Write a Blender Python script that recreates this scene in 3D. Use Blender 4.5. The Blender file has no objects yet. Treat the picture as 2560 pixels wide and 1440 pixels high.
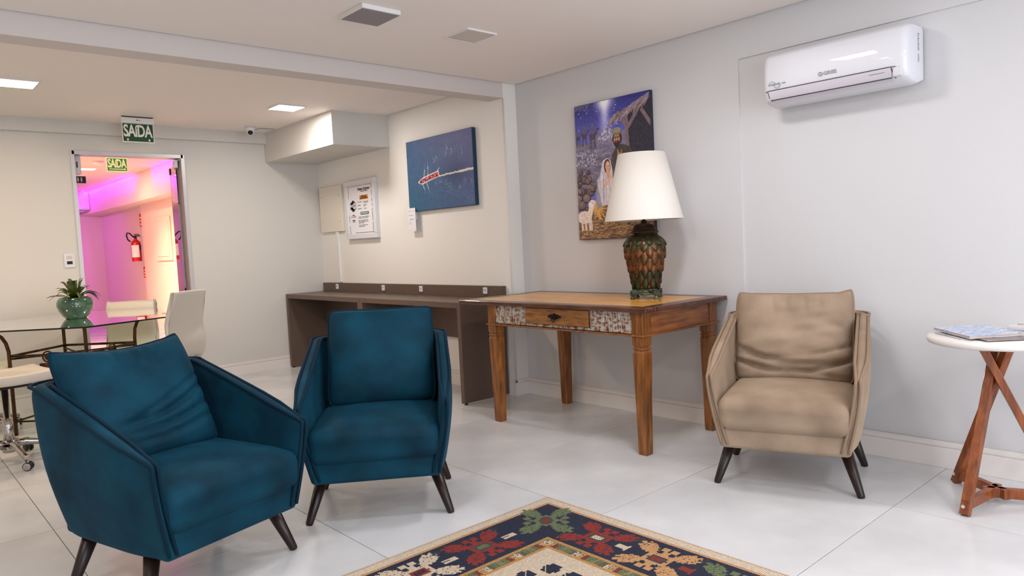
import bpy, math, random
import numpy as np
from mathutils import Vector, Matrix

# ------------------------------------------------------------------ camera
S = bpy.context.scene
C = bpy.data.collections.new('room'); S.collection.children.link(C)
cam_d = bpy.data.cameras.new('camera'); cam = bpy.data.objects.new('camera', cam_d); C.objects.link(cam)
F_PX = 1803.8533754
RC = [[0.7420597, 0.07933507, -0.66562252], [-0.66855256, 0.01525058, -0.7435085], [-0.04883517, 0.99673134, 0.06435651]]
cam.matrix_world = Matrix([RC[0] + [0.0], RC[1] + [0.0], RC[2] + [1.2], [0, 0, 0, 1]])
cam_d.sensor_width = 36; cam_d.lens = F_PX / 2560 * 36; cam_d.clip_start = .02; cam_d.clip_end = 100
S.camera = cam
# ------------------------------------------------------------------ world, view, exposure
S.view_settings.view_transform = 'Standard'; S.view_settings.look = 'None'
S.view_settings.gamma = 1; S.view_settings.use_curve_mapping = False
S.view_settings.exposure = 0.0
W = bpy.data.worlds.new('world'); S.world = W; W.use_nodes = True
W.node_tree.nodes['Background'].inputs[0].default_value = (.62, .68, .8, 1)
W.node_tree.nodes['Background'].inputs[1].default_value = .25
LIGHTS = dict(main=13, far_white=18, far_warm=19, added_window=126, corridor=34, violet=20)
COOL = (.98, .97, 1); WARM = (1, .76, .52); NEUT = (1, .93, .86)

def area(name, loc, sx, sy, power, col, rot=(0, 0, 0), parent=None, spread=180):
    l = bpy.data.lights.new(name, 'AREA'); l.shape = 'RECTANGLE'; l.size = sx; l.size_y = sy
    l.energy = power; l.color = col; l.spread = math.radians(spread)
    o = bpy.data.objects.new(name, l); C.objects.link(o); o.location = loc; o.rotation_euler = rot
    if parent: o.parent = parent
    return o
# unseen cool area light added behind the camera, standing in for a glazed front
area('added_daylight', (1.2, -2.35, 1.35), 3.6, 2.0, LIGHTS['added_window'], (.86, .91, 1), (math.radians(90), 0, math.radians(0)))

# ------------------------------------------------------------------ materials
MATS = {}
def lin(c): return tuple((x/12.92 if x <= .04045 else ((x+.055)/1.055)**2.4) for x in [v/255 for v in c]) + (1,)
def mat(name, col, rough=.5, metal=0, col2=None, nscale=6, stretch=(1, 1, 1), detail=4, bump=0, bscale=40, sheen=0,
        emit=None, estr=0, coat=0, spec=.5, ramp=(.35, .65), trans=0, ior=1.45, rvar=0):
    if name in MATS: return MATS[name]
    m = bpy.data.materials.new(name); m.use_nodes = True; nt = m.node_tree; b = nt.nodes['Principled BSDF']
    b.inputs['Base Color'].default_value = lin(col); b.inputs['Roughness'].default_value = rough
    b.inputs['Metallic'].default_value = metal; b.inputs['Specular IOR Level'].default_value = spec
    b.inputs['IOR'].default_value = ior
    if trans: b.inputs['Transmission Weight'].default_value = trans
    if coat: b.inputs['Coat Weight'].default_value = coat; b.inputs['Coat Roughness'].default_value = .05
    if sheen:
        b.inputs['Sheen Weight'].default_value = sheen; b.inputs['Sheen Roughness'].default_value = .35
        b.inputs['Sheen Tint'].default_value = lin(tuple(min(255, int(x*1.8+25)) for x in col))
    if emit: b.inputs['Emission Color'].default_value = lin(emit); b.inputs['Emission Strength'].default_value = estr
    tc = nt.nodes.new('ShaderNodeTexCoord'); mp = nt.nodes.new('ShaderNodeMapping'); mp.inputs['Scale'].default_value = stretch
    nt.links.new(tc.outputs['Object'], mp.inputs[0])
    if col2 is not None:
        n = nt.nodes.new('ShaderNodeTexNoise'); n.inputs['Scale'].default_value = nscale; n.inputs['Detail'].default_value = detail
        r = nt.nodes.new('ShaderNodeValToRGB'); r.color_ramp.elements[0].position = ramp[0]; r.color_ramp.elements[1].position = ramp[1]
        r.color_ramp.elements[0].color = lin(col); r.color_ramp.elements[1].color = lin(col2)
        nt.links.new(mp.outputs[0], n.inputs['Vector']); nt.links.new(n.outputs['Fac'], r.inputs[0])
        nt.links.new(r.outputs[0], b.inputs['Base Color'])
        if rvar:
            mr = nt.nodes.new('ShaderNodeMapRange'); mr.inputs[3].default_value = rough - rvar; mr.inputs[4].default_value = rough + rvar
            nt.links.new(n.outputs['Fac'], mr.inputs[0]); nt.links.new(mr.outputs[0], b.inputs['Roughness'])
    if bump:
        n2 = nt.nodes.new('ShaderNodeTexNoise'); n2.inputs['Scale'].default_value = bscale; n2.inputs['Detail'].default_value = 3
        bp = nt.nodes.new('ShaderNodeBump'); bp.inputs['Strength'].default_value = bump; bp.inputs['Distance'].default_value = .01
        nt.links.new(mp.outputs[0], n2.inputs['Vector']); nt.links.new(n2.outputs['Fac'], bp.inputs['Height']); nt.links.new(bp.outputs[0], b.inputs['Normal'])
    MATS[name] = m
    return m

WALL = mat('wall_paint', (208, 207, 208), .55, bump=.05, bscale=120)
WALLW = mat('alcove_paint', (208, 205, 200), .6, bump=.05, bscale=120)
CEIL = mat('ceiling_paint', (242, 234, 228), .8)
BASEM = mat('baseboard_gloss', (228, 222, 218), .3)
TILE = mat('porcelain', (198, 198, 199), .22, col2=(215, 215, 216), nscale=2.2, detail=8, rvar=.05, spec=.45)
GROUT = mat('grout', (120, 112, 104), .8)
TEAL = mat('teal_velvet', (1, 33, 48), .75, col2=(6, 66, 86), nscale=5, detail=5, sheen=.42, bump=.12, bscale=14, ramp=(.3, .78), spec=.2)
TEALP = mat('teal_piping', (2, 34, 50), .8, sheen=.3, spec=.2)
BEIGE = mat('taupe_suede', (134, 114, 95), .8, col2=(160, 139, 119), nscale=5, detail=5, sheen=.4, bump=.15, bscale=12, spec=.2)
BEIGEP = mat('taupe_piping', (140, 118, 98), .8, sheen=.2, spec=.2)
LEGD = mat('dark_leg', (26, 14, 12), .35, col2=(40, 22, 18), nscale=12, stretch=(1, 1, .2))
DESK = mat('brown_laminate', (88, 72, 62), .38, col2=(98, 80, 69), nscale=30, stretch=(6, .4, 6), bump=.05, bscale=60)
DESKD = mat('brown_laminate_edge', (106, 86, 72), .4, col2=(114, 93, 78), nscale=30, stretch=(6, .4, 6))
def wood(name, a, b2, stretch, rough=.38, ns=9):
    return mat(name, a, rough, col2=b2, nscale=ns, stretch=stretch, detail=7, bump=.12, bscale=22, coat=.25, ramp=(.3, .7))
WOODZ = wood('imbuia_leg', (88, 46, 14), (158, 98, 42), (5, 5, .7))
WOODX = wood('imbuia_rail', (94, 50, 20), (160, 96, 46), (.7, 5, 5))
WOODY = wood('drawer_wood', (104, 60, 20), (164, 108, 50), (4, 1, 6))
WOODT = wood('table_board', (196, 126, 44), (238, 180, 88), (9, .9, 5), .3, 7)
WOODB = wood('table_border', (56, 26, 16), (100, 56, 36), (3, .8, 4), .3)
WOODE = wood('side_table_wood', (100, 46, 16), (156, 82, 34), (4, 4, .6))
IRON = mat('bronze_iron', (44, 26, 16), .45, .6, col2=(96, 60, 30), nscale=20, stretch=(1, 1, .4), bump=.2, bscale=50)
CHROME = mat('chrome', (190, 184, 180), .12, 1)
BLACKP = mat('black_plastic', (18, 17, 18), .4)
LEATHER = mat('cream_leatherette', (214, 204, 190), .42, bump=.05, bscale=200, spec=.4)
WHITEP = mat('white_plastic', (216, 216, 221), .5, coat=.55)
WHITEM = mat('white_matte', (228, 226, 224), .5)
GREYP = mat('grey_plastic', (190, 186, 190), .35)
DARKLINE = mat('dark_gap', (70, 60, 66), .6)
ALU = mat('aluminium', (196, 194, 198), .35, .25)
SHADE = mat('lamp_shade', (226, 219, 210), .85, bump=.08, bscale=260)
BRONZE = mat('copper_leaf', (126, 80, 48), .30, .7, col2=(56, 56, 38), nscale=13, detail=6, bump=.3, bscale=30, ramp=(.40, .62))
PATINA = mat('green_patina', (70, 60, 36), .4, .6, col2=(44, 60, 42), nscale=13, detail=6, bump=.3, bscale=30, ramp=(.40, .62))
VERD = mat('verdigris_bronze', (40, 44, 32), .5, .5, col2=(104, 118, 92), nscale=28, detail=6, bump=.6, bscale=60, ramp=(.4, .7))
CERAM = mat('green_glaze', (38, 66, 50), .12, col2=(82, 112, 90), nscale=7, detail=4, coat=.6)
LEAFM = mat('leaf_green', (28, 46, 18), .4, col2=(88, 104, 30), nscale=9, detail=2)
SOIL = mat('soil', (34, 24, 18), .9)
MARBLE = mat('white_lacquer', (226, 220, 214), .12, coat=.5)
RED = mat('extinguisher_red', (190, 12, 12), .25, coat=.5)
NAVY = mat('navy_sign', (18, 20, 38), .5)
GREEN = mat('exit_green', (8, 66, 34), .35)
GREENL = mat('exit_green_lit', (50, 150, 74), .35, emit=(90, 220, 110), estr=.12)
LITTXT = mat('exit_letter_lit', (240, 245, 180), .5, emit=(240, 245, 170), estr=.45)
LETTER = mat('letter_white', (226, 222, 212), .5)
INK = mat('black_ink', (30, 28, 30), .6)
INKG = mat('grey_ink', (120, 118, 122), .6)
SILVERINK = mat('silver_ink', (156, 154, 158), .5)
ORANGE = mat('orange_print', (236, 150, 42), .6)
TEALINK = mat('teal_print', (44, 112, 108), .6)
RUST = mat('rust_print', (196, 110, 60), .6)
NAVYINK = mat('navy_print', (40, 52, 92), .6)
PAPER = mat('paper', (232, 230, 234), .6)
LED = mat('led_diffuser', (255, 255, 255), .5, emit=(255, 250, 246), estr=7)
LEDW = mat('led_diffuser_warm', (255, 255, 255), .5, emit=(255, 240, 214), estr=7)
LEDOFF = mat('diffuser_off', (206, 198, 186), .4)
GRILLE = mat('speaker_grille', (150, 142, 146), .6, col2=(136, 128, 132), nscale=200, bump=.3, bscale=300)

def thin_glass(name, tint, fac=.12, rough=.0):
    m = bpy.data.materials.new(name); m.use_nodes = True; nt = m.node_tree; nt.nodes.clear()
    o = nt.nodes.new('ShaderNodeOutputMaterial'); t = nt.nodes.new('ShaderNodeBsdfTransparent'); g = nt.nodes.new('ShaderNodeBsdfGlossy')
    mx = nt.nodes.new('ShaderNodeMixShader'); f = nt.nodes.new('ShaderNodeFresnel'); f.inputs[0].default_value = 1.5
    t.inputs[0].default_value = lin(tint); g.inputs['Roughness'].default_value = rough; g.inputs[0].default_value = (1, 1, 1, 1)
    nt.links.new(f.outputs[0], mx.inputs[0]); nt.links.new(t.outputs[0], mx.inputs[1]); nt.links.new(g.outputs[0], mx.inputs[2]); nt.links.new(mx.outputs[0], o.inputs[0])
    MATS[name] = m; return m
GLASS = thin_glass('clear_glass', (244, 250, 246))
GLASST = thin_glass('table_glass', (226, 240, 228))
GLASSE = mat('glass_edge', (16, 30, 26), .15, spec=.6)

def attr_mat(name, rough=.6, weave=False, coat=0):
    m = bpy.data.materials.new(name); m.use_nodes = True; nt = m.node_tree; b = nt.nodes['Principled BSDF']
    a = nt.nodes.new('ShaderNodeAttribute'); a.attribute_name = 'print'; b.inputs['Roughness'].default_value = rough
    if coat: b.inputs['Coat Weight'].default_value = coat
    if weave:
        tc = nt.nodes.new('ShaderNodeTexCoord'); mp = nt.nodes.new('ShaderNodeMapping'); mp.inputs['Scale'].default_value = (1, 1, 1)
        nt.links.new(tc.outputs['Object'], mp.inputs[0])
        w1 = nt.nodes.new('ShaderNodeTexWave'); w1.wave_type = 'BANDS'; w1.bands_direction = 'X'; w1.inputs['Scale'].default_value = 55; w1.inputs['Distortion'].default_value = .6
        w2 = nt.nodes.new('ShaderNodeTexWave'); w2.wave_type = 'BANDS'; w2.bands_direction = 'Y'; w2.inputs['Scale'].default_value = 40; w2.inputs['Distortion'].default_value = .6
        nt.links.new(mp.outputs[0], w1.inputs[0]); nt.links.new(mp.outputs[0], w2.inputs[0])
        mul = nt.nodes.new('ShaderNodeMath'); mul.operation = 'MULTIPLY'; nt.links.new(w1.outputs['Fac'], mul.inputs[0]); nt.links.new(w2.outputs['Fac'], mul.inputs[1])
        bp = nt.nodes.new('ShaderNodeBump'); bp.inputs['Strength'].default_value = .9; bp.inputs['Distance'].default_value = .003
        nt.links.new(mul.outputs[0], bp.inputs['Height']); nt.links.new(bp.outputs[0], b.inputs['Normal'])
        mr = nt.nodes.new('ShaderNodeMapRange'); mr.inputs[3].default_value = .55; mr.inputs[4].default_value = 1.35; nt.links.new(mul.outputs[0], mr.inputs[0])
        vm = nt.nodes.new('ShaderNodeVectorMath'); vm.operation = 'SCALE'; nt.links.new(a.outputs['Color'], vm.inputs[0]); nt.links.new(mr.outputs[0], vm.inputs['Scale'])
        nt.links.new(vm.outputs[0], b.inputs['Base Color'])
    else: nt.links.new(a.outputs['Color'], b.inputs['Base Color'])
    return m

# distressed paint of the table apron: white vertical brush stripes worn through to oxide red
def distressed():
    m = bpy.data.materials.new('distressed_paint'); m.use_nodes = True; nt = m.node_tree; b = nt.nodes['Principled BSDF']
    tc = nt.nodes.new('ShaderNodeTexCoord'); L = nt.links.new
    def noise(sc, st, det=5):
        mp = nt.nodes.new('ShaderNodeMapping'); mp.inputs['Scale'].default_value = st; L(tc.outputs['Object'], mp.inputs[0])
        n = nt.nodes.new('ShaderNodeTexNoise'); n.inputs['Scale'].default_value = sc; n.inputs['Detail'].default_value = det; L(mp.outputs[0], n.inputs['Vector']); return n
    a = noise(16, (1, 13, .6)); c = noise(26, (1, 1.3, 2.4)); ad = nt.nodes.new('ShaderNodeMath'); ad.operation = 'ADD'
    cm = nt.nodes.new('ShaderNodeMath'); cm.operation = 'MULTIPLY_ADD'; cm.inputs[1].default_value = .75; cm.inputs[2].default_value = .125; L(c.outputs['Fac'], cm.inputs[0])
    L(a.outputs['Fac'], ad.inputs[0]); L(cm.outputs[0], ad.inputs[1])
    r = nt.nodes.new('ShaderNodeValToRGB'); e = r.color_ramp.elements
    e[0].position = .40; e[0].color = lin((96, 40, 28)); e[1].position = .54; e[1].color = lin((186, 180, 166))
    k = e.new(.47); k.color = lin((128, 66, 50)); k = e.new(.49); k.color = lin((168, 158, 142)); k = e.new(.62); k.color = lin((200, 204, 200))
    hf = nt.nodes.new('ShaderNodeMath'); hf.operation = 'MULTIPLY'; hf.inputs[1].default_value = .5
    L(ad.outputs[0], hf.inputs[0]); L(hf.outputs[0], r.inputs[0]); L(r.outputs[0], b.inputs['Base Color']); b.inputs['Roughness'].default_value = .7
    bp = nt.nodes.new('ShaderNodeBump'); bp.inputs['Strength'].default_value = .4; bp.inputs['Distance'].default_value = .004
    L(hf.outputs[0], bp.inputs['Height']); L(bp.outputs[0], b.inputs['Normal'])
    return m
DISTRESS = distressed()

# ------------------------------------------------------------------ mesh helpers
class MB:
    def __init__(s): s.v = []; s.f = []; s.sm = []
    def add(s, vs, fs, smooth=False, M=None):
        k = len(s.v)
        s.v += [tuple(M @ Vector(p)) if M is not None else tuple(p) for p in vs]
        s.f += [tuple(i + k for i in f) for f in fs]; s.sm += [smooth] * len(fs); return s
    def box(s, a, b, M=None):
        x0, y0, z0 = a; x1, y1, z1 = b
        vs = [(x0, y0, z0), (x1, y0, z0), (x1, y1, z0), (x0, y1, z0), (x0, y0, z1), (x1, y0, z1), (x1, y1, z1), (x0, y1, z1)]
        return s.add(vs, [(0, 3, 2, 1), (4, 5, 6, 7), (0, 1, 5, 4), (1, 2, 6, 5), (2, 3, 7, 6), (3, 0, 4, 7)], False, M)
    def lathe(s, prof, seg=32, c=(0, 0, 0), axis='z', cap=True, M=None):
        vs = []; fs = []; n = len(prof)
        for r, z in prof:
            for i in range(seg):
                t = 2*math.pi*i/seg; p = (r*math.cos(t), r*math.sin(t), z)
                if axis == 'y': p = (p[0], z, p[1])
                if axis == 'x': p = (z, p[0], p[1])
                vs.append((p[0]+c[0], p[1]+c[1], p[2]+c[2]))
        for j in range(n-1):
            for i in range(seg):
                a = j*seg+i; b = j*seg+(i+1) % seg; fs.append((a, b, b+seg, a+seg))
        s.add(vs, fs, True, M)
        if cap:
            k = len(s.v)-len(vs); s.f += [tuple(k+i for i in range(seg))[::-1], tuple(k+(n-1)*seg+i for i in range(seg))]; s.sm += [False, False]
        return s
    def tube(s, pts, r, seg=8, closed=False, cap=True):
        P = [Vector(p) for p in pts]; n = len(P); vs = []; fs = []; up = None
        rr = r if isinstance(r, (list, tuple)) else [r]*n
        for i in range(n):
            if closed: t = P[(i+1) % n]-P[i-1]
            else: t = P[min(i+1, n-1)]-P[max(i-1, 0)]
            if t.length < 1e-9: t = Vector((0, 0, 1))
            t.normalize()
            if up is None: up = Vector((0, 0, 1)) if abs(t.z) < .9 else Vector((1, 0, 0))
            u = up - t*up.dot(t)
            if u.length < 1e-6: u = Vector((1, 0, 0))-t*t.x
            u.normalize(); up = u; w = t.cross(u)
            for k in range(seg):
                a = 2*math.pi*k/seg; vs.append(tuple(P[i]+(u*math.cos(a)+w*math.sin(a))*rr[i]))
        for i in range(n if closed else n-1):
            for k in range(seg):
                a = i*seg+k; b = i*seg+(k+1) % seg; c2 = ((i+1) % n)*seg+(k+1) % seg; d = ((i+1) % n)*seg+k; fs.append((a, b, c2, d))
        s.add(vs, fs, True)
        if cap and not closed:
            k = len(s.v)-len(vs); s.f += [tuple(k+i for i in range(seg))[::-1], tuple(k+(n-1)*seg+i for i in range(seg))]; s.sm += [False, False]
        return s
    def prism(s, poly, a, b, axis='z', M=None):
        """poly: 2D points; axis x: (y,z), y: (x,z), z: (x,y)"""
        def P(p, h): return {'x': (h, p[0], p[1]), 'y': (p[0], h, p[1]), 'z': (p[0], p[1], h)}[axis]
        n = len(poly); vs = [P(p, a) for p in poly]+[P(p, b) for p in poly]
        fs = [tuple(range(n)), tuple(range(2*n-1, n-1, -1))]+[(i, i+n, (i+1) % n+n, (i+1) % n) for i in range(n)]
        return s.add(vs, fs, False, M)
    def beam(s, p, q, w, h, roll=0):
        p = Vector(p); q = Vector(q); t = (q-p); L = t.length; t.normalize()
        u = Vector((0, 0, 1)).cross(t)
        if u.length < 1e-4: u = Vector((1, 0, 0))
        u.normalize(); n = t.cross(u); R = Matrix.Rotation(roll, 3, t); u = R @ u; n = R @ n
        M = Matrix([[u.x, n.x, t.x, p.x], [u.y, n.y, t.y, p.y], [u.z, n.z, t.z, p.z], [0, 0, 0, 1]])
        return s.box((-w/2, -h/2, 0), (w/2, h/2, L), M)
    def rbox(s, c, size, r, n=8, fn=None, M=None):
        """rounded box with curved shell; fn(p)->p displaces"""
        hx, hy, hz = [q/2 for q in size]; idx = {}; vs = []; fs = []
        def vert(p):
            k = tuple(round(q, 5) for q in p)
            if k in idx: return idx[k]
            cl = [max(-h+r, min(h-r, q)) for q, h in zip(p, (hx, hy, hz))]
            d = Vector([a-b for a, b in zip(p, cl)])
            if d.length > 1e-9: d = d.normalized()*r
            q = Vector(cl)+d
            if fn: q = Vector(fn(q, (hx, hy, hz)))
            idx[k] = len(vs); vs.append((q.x+c[0], q.y+c[1], q.z+c[2])); return idx[k]
        def samp(h):
            out = [-h+r*(1-math.cos(math.pi/2*i/3)) if 0 else -h+r*i/3 for i in range(3)]
            out += [(-h+r)+(2*h-2*r)*i/n for i in range(n+1)]
            out += [h-r+r*(i+1)/3 for i in range(3)]
            return out
        sx, sy, sz = samp(hx), samp(hy), samp(hz)
        def face(A, B, f, flip):
            g = [[vert(f(a, b)) for b in B] for a in A]
            for i in range(len(A)-1):
                for j in range(len(B)-1):
                    q = (g[i][j], g[i+1][j], g[i+1][j+1], g[i][j+1]); fs.append(q[::-1] if flip else q)
        face(sx, sy, lambda a, b: (a, b, hz), False); face(sx, sy, lambda a, b: (a, b, -hz), True)
        face(sy, sz, lambda a, b: (hx, a, b), False); face(sy, sz, lambda a, b: (-hx, a, b), True)
        face(sx, sz, lambda a, b: (a, -hy, b), False); face(sx, sz, lambda a, b: (a, hy, b), True)
        return s.add(vs, fs, True, M)
    def mesh(s, name, m):
        me = bpy.data.meshes.new(name); me.from_pydata(s.v, [], s.f); me.materials.append(m)
        me.polygons.foreach_set('use_smooth', s.sm); me.update(); return me

def obj(name, mb, m, parent=None, bevel=0, subsurf=0, loc=None, label=None, seg=2):
    me = mb if isinstance(mb, bpy.types.Mesh) else mb.mesh(name, m)
    o = bpy.data.objects.new(name, me); C.objects.link(o)
    if parent: o.parent = parent
    if loc: o.location = loc
    if bevel:
        b = o.modifiers.new('bevel', 'BEVEL'); b.width = bevel; b.segments = seg; b.limit_method = 'ANGLE'; b.harden_normals = False
    if subsurf:
        b = o.modifiers.new('smooth', 'SUBSURF'); b.levels = subsurf; b.render_levels = subsurf
    if label: o['label'] = label
    return o
def tag(o, label, cat, group=None):
    o['label'] = label; o['category'] = cat
    if group: o['group'] = group
    return o
def thing(name, label, cat, loc=(0, 0, 0), rz=0, group=None):
    o = bpy.data.objects.new(name, None); C.objects.link(o); o.empty_display_size = .1
    o.location = loc; o.rotation_euler = (0, 0, rz); return tag(o, label, cat, group)
def struct(name, mb, m, parent=None, bevel=0):
    o = obj(name, mb, m, parent, bevel)
    if parent is None: o['kind'] = 'structure'
    return o
def text_mb(txt, size, M, extrude=.0006, offset=0, sx=1, align='CENTER', spacing=1):
    cu = bpy.data.curves.new('t', 'FONT'); cu.body = txt; cu.size = size; cu.extrude = extrude; cu.offset = offset
    cu.align_x = align; cu.align_y = 'CENTER'; cu.space_character = spacing; cu.resolution_u = 3
    o = bpy.data.objects.new('t', cu); C.objects.link(o)
    dg = bpy.context.evaluated_depsgraph_get(); dg.update(); me = bpy.data.meshes.new_from_object(o.evaluated_get(dg))
    mb = MB(); MM = M @ Matrix.Diagonal((sx, 1, 1, 1))
    mb.add([v.co[:] for v in me.vertices], [tuple(p.vertices) for p in me.polygons], False, MM)
    bpy.data.objects.remove(o); bpy.data.curves.remove(cu); bpy.data.meshes.remove(me)
    return mb
# text facing: on plane y=const seen from -y: x right, z up ; on plane x=const seen from -x: right = -y, up = z
def FY(x, y, z): return Matrix([[1, 0, 0, x], [0, 0, -1, y], [0, 1, 0, z], [0, 0, 0, 1]])
def FX(x, y, z): return Matrix([[0, 0, -1, x], [-1, 0, 0, y], [0, 1, 0, z], [0, 0, 0, 1]])

# ------------------------------------------------------------------ flat print rasteriser (numpy)
class Img:
    def __init__(s, w, h, col): s.w = w; s.h = h; s.a = np.zeros((h, w, 3)); s.a[:] = col; yy, xx = np.mgrid[0:h, 0:w]; s.x = (xx+.5)/w; s.y = (yy+.5)/h; s.rng = np.random.RandomState(7)
    def put(s, m, col, al=1.0):
        m = np.asarray(m, float)*al; s.a = s.a*(1-m[..., None])+np.array(col)*m[..., None]
    def poly(s, pts, col, al=1):
        m = np.zeros((s.h, s.w), bool); n = len(pts)
        for i in range(n):
            x0, y0 = pts[i]; x1, y1 = pts[(i+1) % n]
            if y0 == y1: continue
            c = ((s.y > min(y0, y1)) & (s.y <= max(y0, y1))) & (s.x < (s.y-y0)*(x1-x0)/(y1-y0)+x0); m ^= c
        s.put(m, col, al); return m
    def ell(s, cx, cy, rx, ry, col, al=1, rot=0):
        dx = s.x-cx; dy = (s.y-cy); c, q = math.cos(rot), math.sin(rot); k = s.h/s.w
        u = dx*c+dy*k*q; v = -dx*q+dy*k*c
        m = (u/rx)**2+(v/(ry*k))**2 < 1; s.put(m, col, al); return m
    def line(s, x0, y0, x1, y1, w, col, al=1):
        k = s.h/s.w; dx, dy = x1-x0, (y1-y0)*k; L2 = dx*dx+dy*dy+1e-12
        t = np.clip(((s.x-x0)*dx+(s.y-y0)*k*dy)/L2, 0, 1)
        m = ((s.x-x0-t*dx)**2+((s.y-y0)*k-t*dy)**2) < w*w; s.put(m, col, al)
    def noise(s, sc, amp, seed=1, mask=None):
        r = np.random.RandomState(seed); out = np.zeros((s.h, s.w)); a = 1
        for o in range(3):
            gh, gw = max(2, int(sc*2**o*s.h/s.w)+2), int(sc*2**o)+2; g = r.rand(gh, gw)-.5
            yy = s.y*(gh-1.001); xx = s.x*(gw-1.001); yi = yy.astype(int); xi = xx.astype(int); fy = yy-yi; fx = xx-xi
            out += a*(g[yi, xi]*(1-fy)*(1-fx)+g[yi, xi+1]*(1-fy)*fx+g[yi+1, xi]*fy*(1-fx)+g[yi+1, xi+1]*fy*fx); a *= .55
        if mask is None: mask = 1
        s.a = np.clip(s.a+(out*amp*mask)[..., None], 0, 255); return out
def print_mesh(name, img, P, m):
    """P(u,v)->3D point with u right, v down in the picture"""
    h, w = img.h, img.w
    u = (np.arange(w+1))/w; v = np.arange(h+1)/h
    o = np.array(P(0, 0), float); du = np.array(P(1, 0), float)-o; dv = np.array(P(0, 1), float)-o
    co = o+u[None, :, None]*du+v[:, None, None]*dv
    idx = np.arange((w+1)*(h+1)).reshape(h+1, w+1)
    q = np.stack([idx[:-1, :-1], idx[1:, :-1], idx[1:, 1:], idx[:-1, 1:]], -1).reshape(-1, 4)
    me = bpy.data.meshes.new(name); me.vertices.add(co.size//3); me.vertices.foreach_set('co', co.reshape(-1))
    me.loops.add(q.size); me.loops.foreach_set('vertex_index', q.reshape(-1).astype(np.int32))
    me.polygons.add(len(q)); me.polygons.foreach_set('loop_start', (np.arange(len(q))*4).astype(np.int32)); me.update(calc_edges=True)
    c = img.a/255.0; c = np.where(c <= .04045, c/12.92, ((c+.055)/1.055)**2.4)
    c4 = np.ones((h*w, 4, 4), np.float32); c4[:, :, :3] = c.reshape(-1, 1, 3)
    at = me.color_attributes.new('print', 'FLOAT_COLOR', 'CORNER'); at.data.foreach_set('color', c4.reshape(-1))
    me.materials.append(m); me.validate(); return me

# ================================================================== THE ROOM SHELL
ZC = 2.40; ZF = 2.415; XW = 3.835; XA = 3.705; YB = 4.137; YD = 7.17; X0 = -2.2; Y0 = -2.5
ft = struct('floor', MB().box((X0, Y0, -.1), (4.0, YD+.12, -.006)), GROUT)
T = .8725; gx, gy = .5475, 1.180
tile_me = {}
def tile(x0, y0, x1, y1, parent):
    g = .0016; x0 += g; y0 += g; x1 -= g; y1 -= g
    if x1-x0 < .01 or y1-y0 < .01: return
    key = (round(x1-x0, 4), round(y1-y0, 4))
    if key not in tile_me: tile_me[key] = MB().box((0, 0, -.006), (key[0], key[1], 0)).mesh('floor_tile', TILE)
    o = obj('floor_tile', tile_me[key], TILE, parent, loc=(x0, y0, 0))
def clipx(y): return XW if y < YB else XA
for i in range(-4, 4):
    for j in range(-5, 8):
        x0, x1 = gx+i*T, gx+(i+1)*T; y0, y1 = gy+j*T, gy+(j+1)*T
        if x1 <= X0 or y1 <= Y0: continue
        x0 = max(x0, X0); y0 = max(y0, Y0); y1 = min(y1, YD)
        xm = XW if y1 <= YB+.6 else XA
        tile(x0, y0, min(x1, xm), y1, ft)
# right wall: recessed panel behind the air conditioner, main plane, and the step towards the desk alcove
mb = MB(); mb.box((XW, 2.24, 0), (4.0, YB, 2.48)); mb.box((XW, Y0, 2.182), (4.0, 2.24, 2.48)); mb.box((XW+.012, Y0, 0), (4.0, 2.24, 2.182))
struct('wall_right', mb, WALL)
struct('wall_alcove', MB().box((XA, YB, 0), (4.0, YD+.1, 2.48)), mat('desk_wall_lightened', (232, 229, 224), .6, bump=.05, bscale=120))  # colour lightened to stand in for light missing in the alcove
DX0, DX1, DZ = 1.411, 2.325, 2.152
mb = MB(); mb.box((X0, YD, 0), (DX0, YD+.12, 2.6)); mb.box((DX1, YD, 0), (XA, YD+.12, 2.6)); mb.box((DX0, YD, DZ), (DX1, YD+.12, 2.6))
struct('wall_back', mb, WALLW)
struct('wall_left', MB().box((X0-.12, Y0, 0), (X0, YD, 2.5)), WALLW)
mb = MB(); mb.box((X0, Y0-.12, 0), (-.7, Y0, 2.5)); mb.box((3.1, Y0-.12, 0), (4, Y0, 2.5)); mb.box((-.7, Y0-.12, 2.4), (3.1, Y0, 2.5)); mb.box((-.7, Y0-.12, 0), (3.1, Y0, .3))
struct('wall_front', mb, WALL)
w1 = struct('added_window_1', MB().box((-.7, Y0-.06, .3), (3.1, Y0-.05, 2.4)), GLASS)  # unseen glazing, added to go with the cool light
mb = MB()
for x in (-.7, .55, 1.8, 3.06): mb.box((x, Y0-.09, .3), (x+.04, Y0-.02, 2.4))
mb.box((-.7, Y0-.09, .3), (3.1, Y0-.02, .34)); mb.box((-.7, Y0-.09, 2.36), (3.1, Y0-.02, 2.4)); struct('added_window_frame', mb, ALU, w1)
# ceilings with a shadow gap round the edges
mb = MB(); mb.box((X0, Y0, ZC), (XW-.010, YB-.012, ZC+.02)); mb.box((X0, Y0, 2.46), (4.0, YB, 2.6)); struct('ceiling', mb, CEIL)
mb = MB(); mb.box((X0, YB+.16, ZF), (XA-.008, YD-.008, ZF+.02)); mb.box((X0, YB+.1, 2.46), (4.0, YD, 2.6)); struct('ceiling_far', mb, CEIL)
struct('trim_1', MB().box((X0, YB, 2.287), (XA, YB+.16, 2.58)), mat('beam_paint', (208, 200, 195), .7))            # beam
struct('trim_2', MB().box((3.13, 5.74, 2.122), (XA+.01, YD+.01, 2.47)), WALLW)       # boxed-in duct
struct('trim_3', MB().box((X0, YD-.055, 2.305), (3.14, YD+.01, 2.47)), WALLW)        # band over the door wall
struct('trim_4', MB().tube([(XA-.001, YB-.001, .13), (XA-.001, YB-.001, 2.287)], .005, 8), BASEM)
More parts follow.
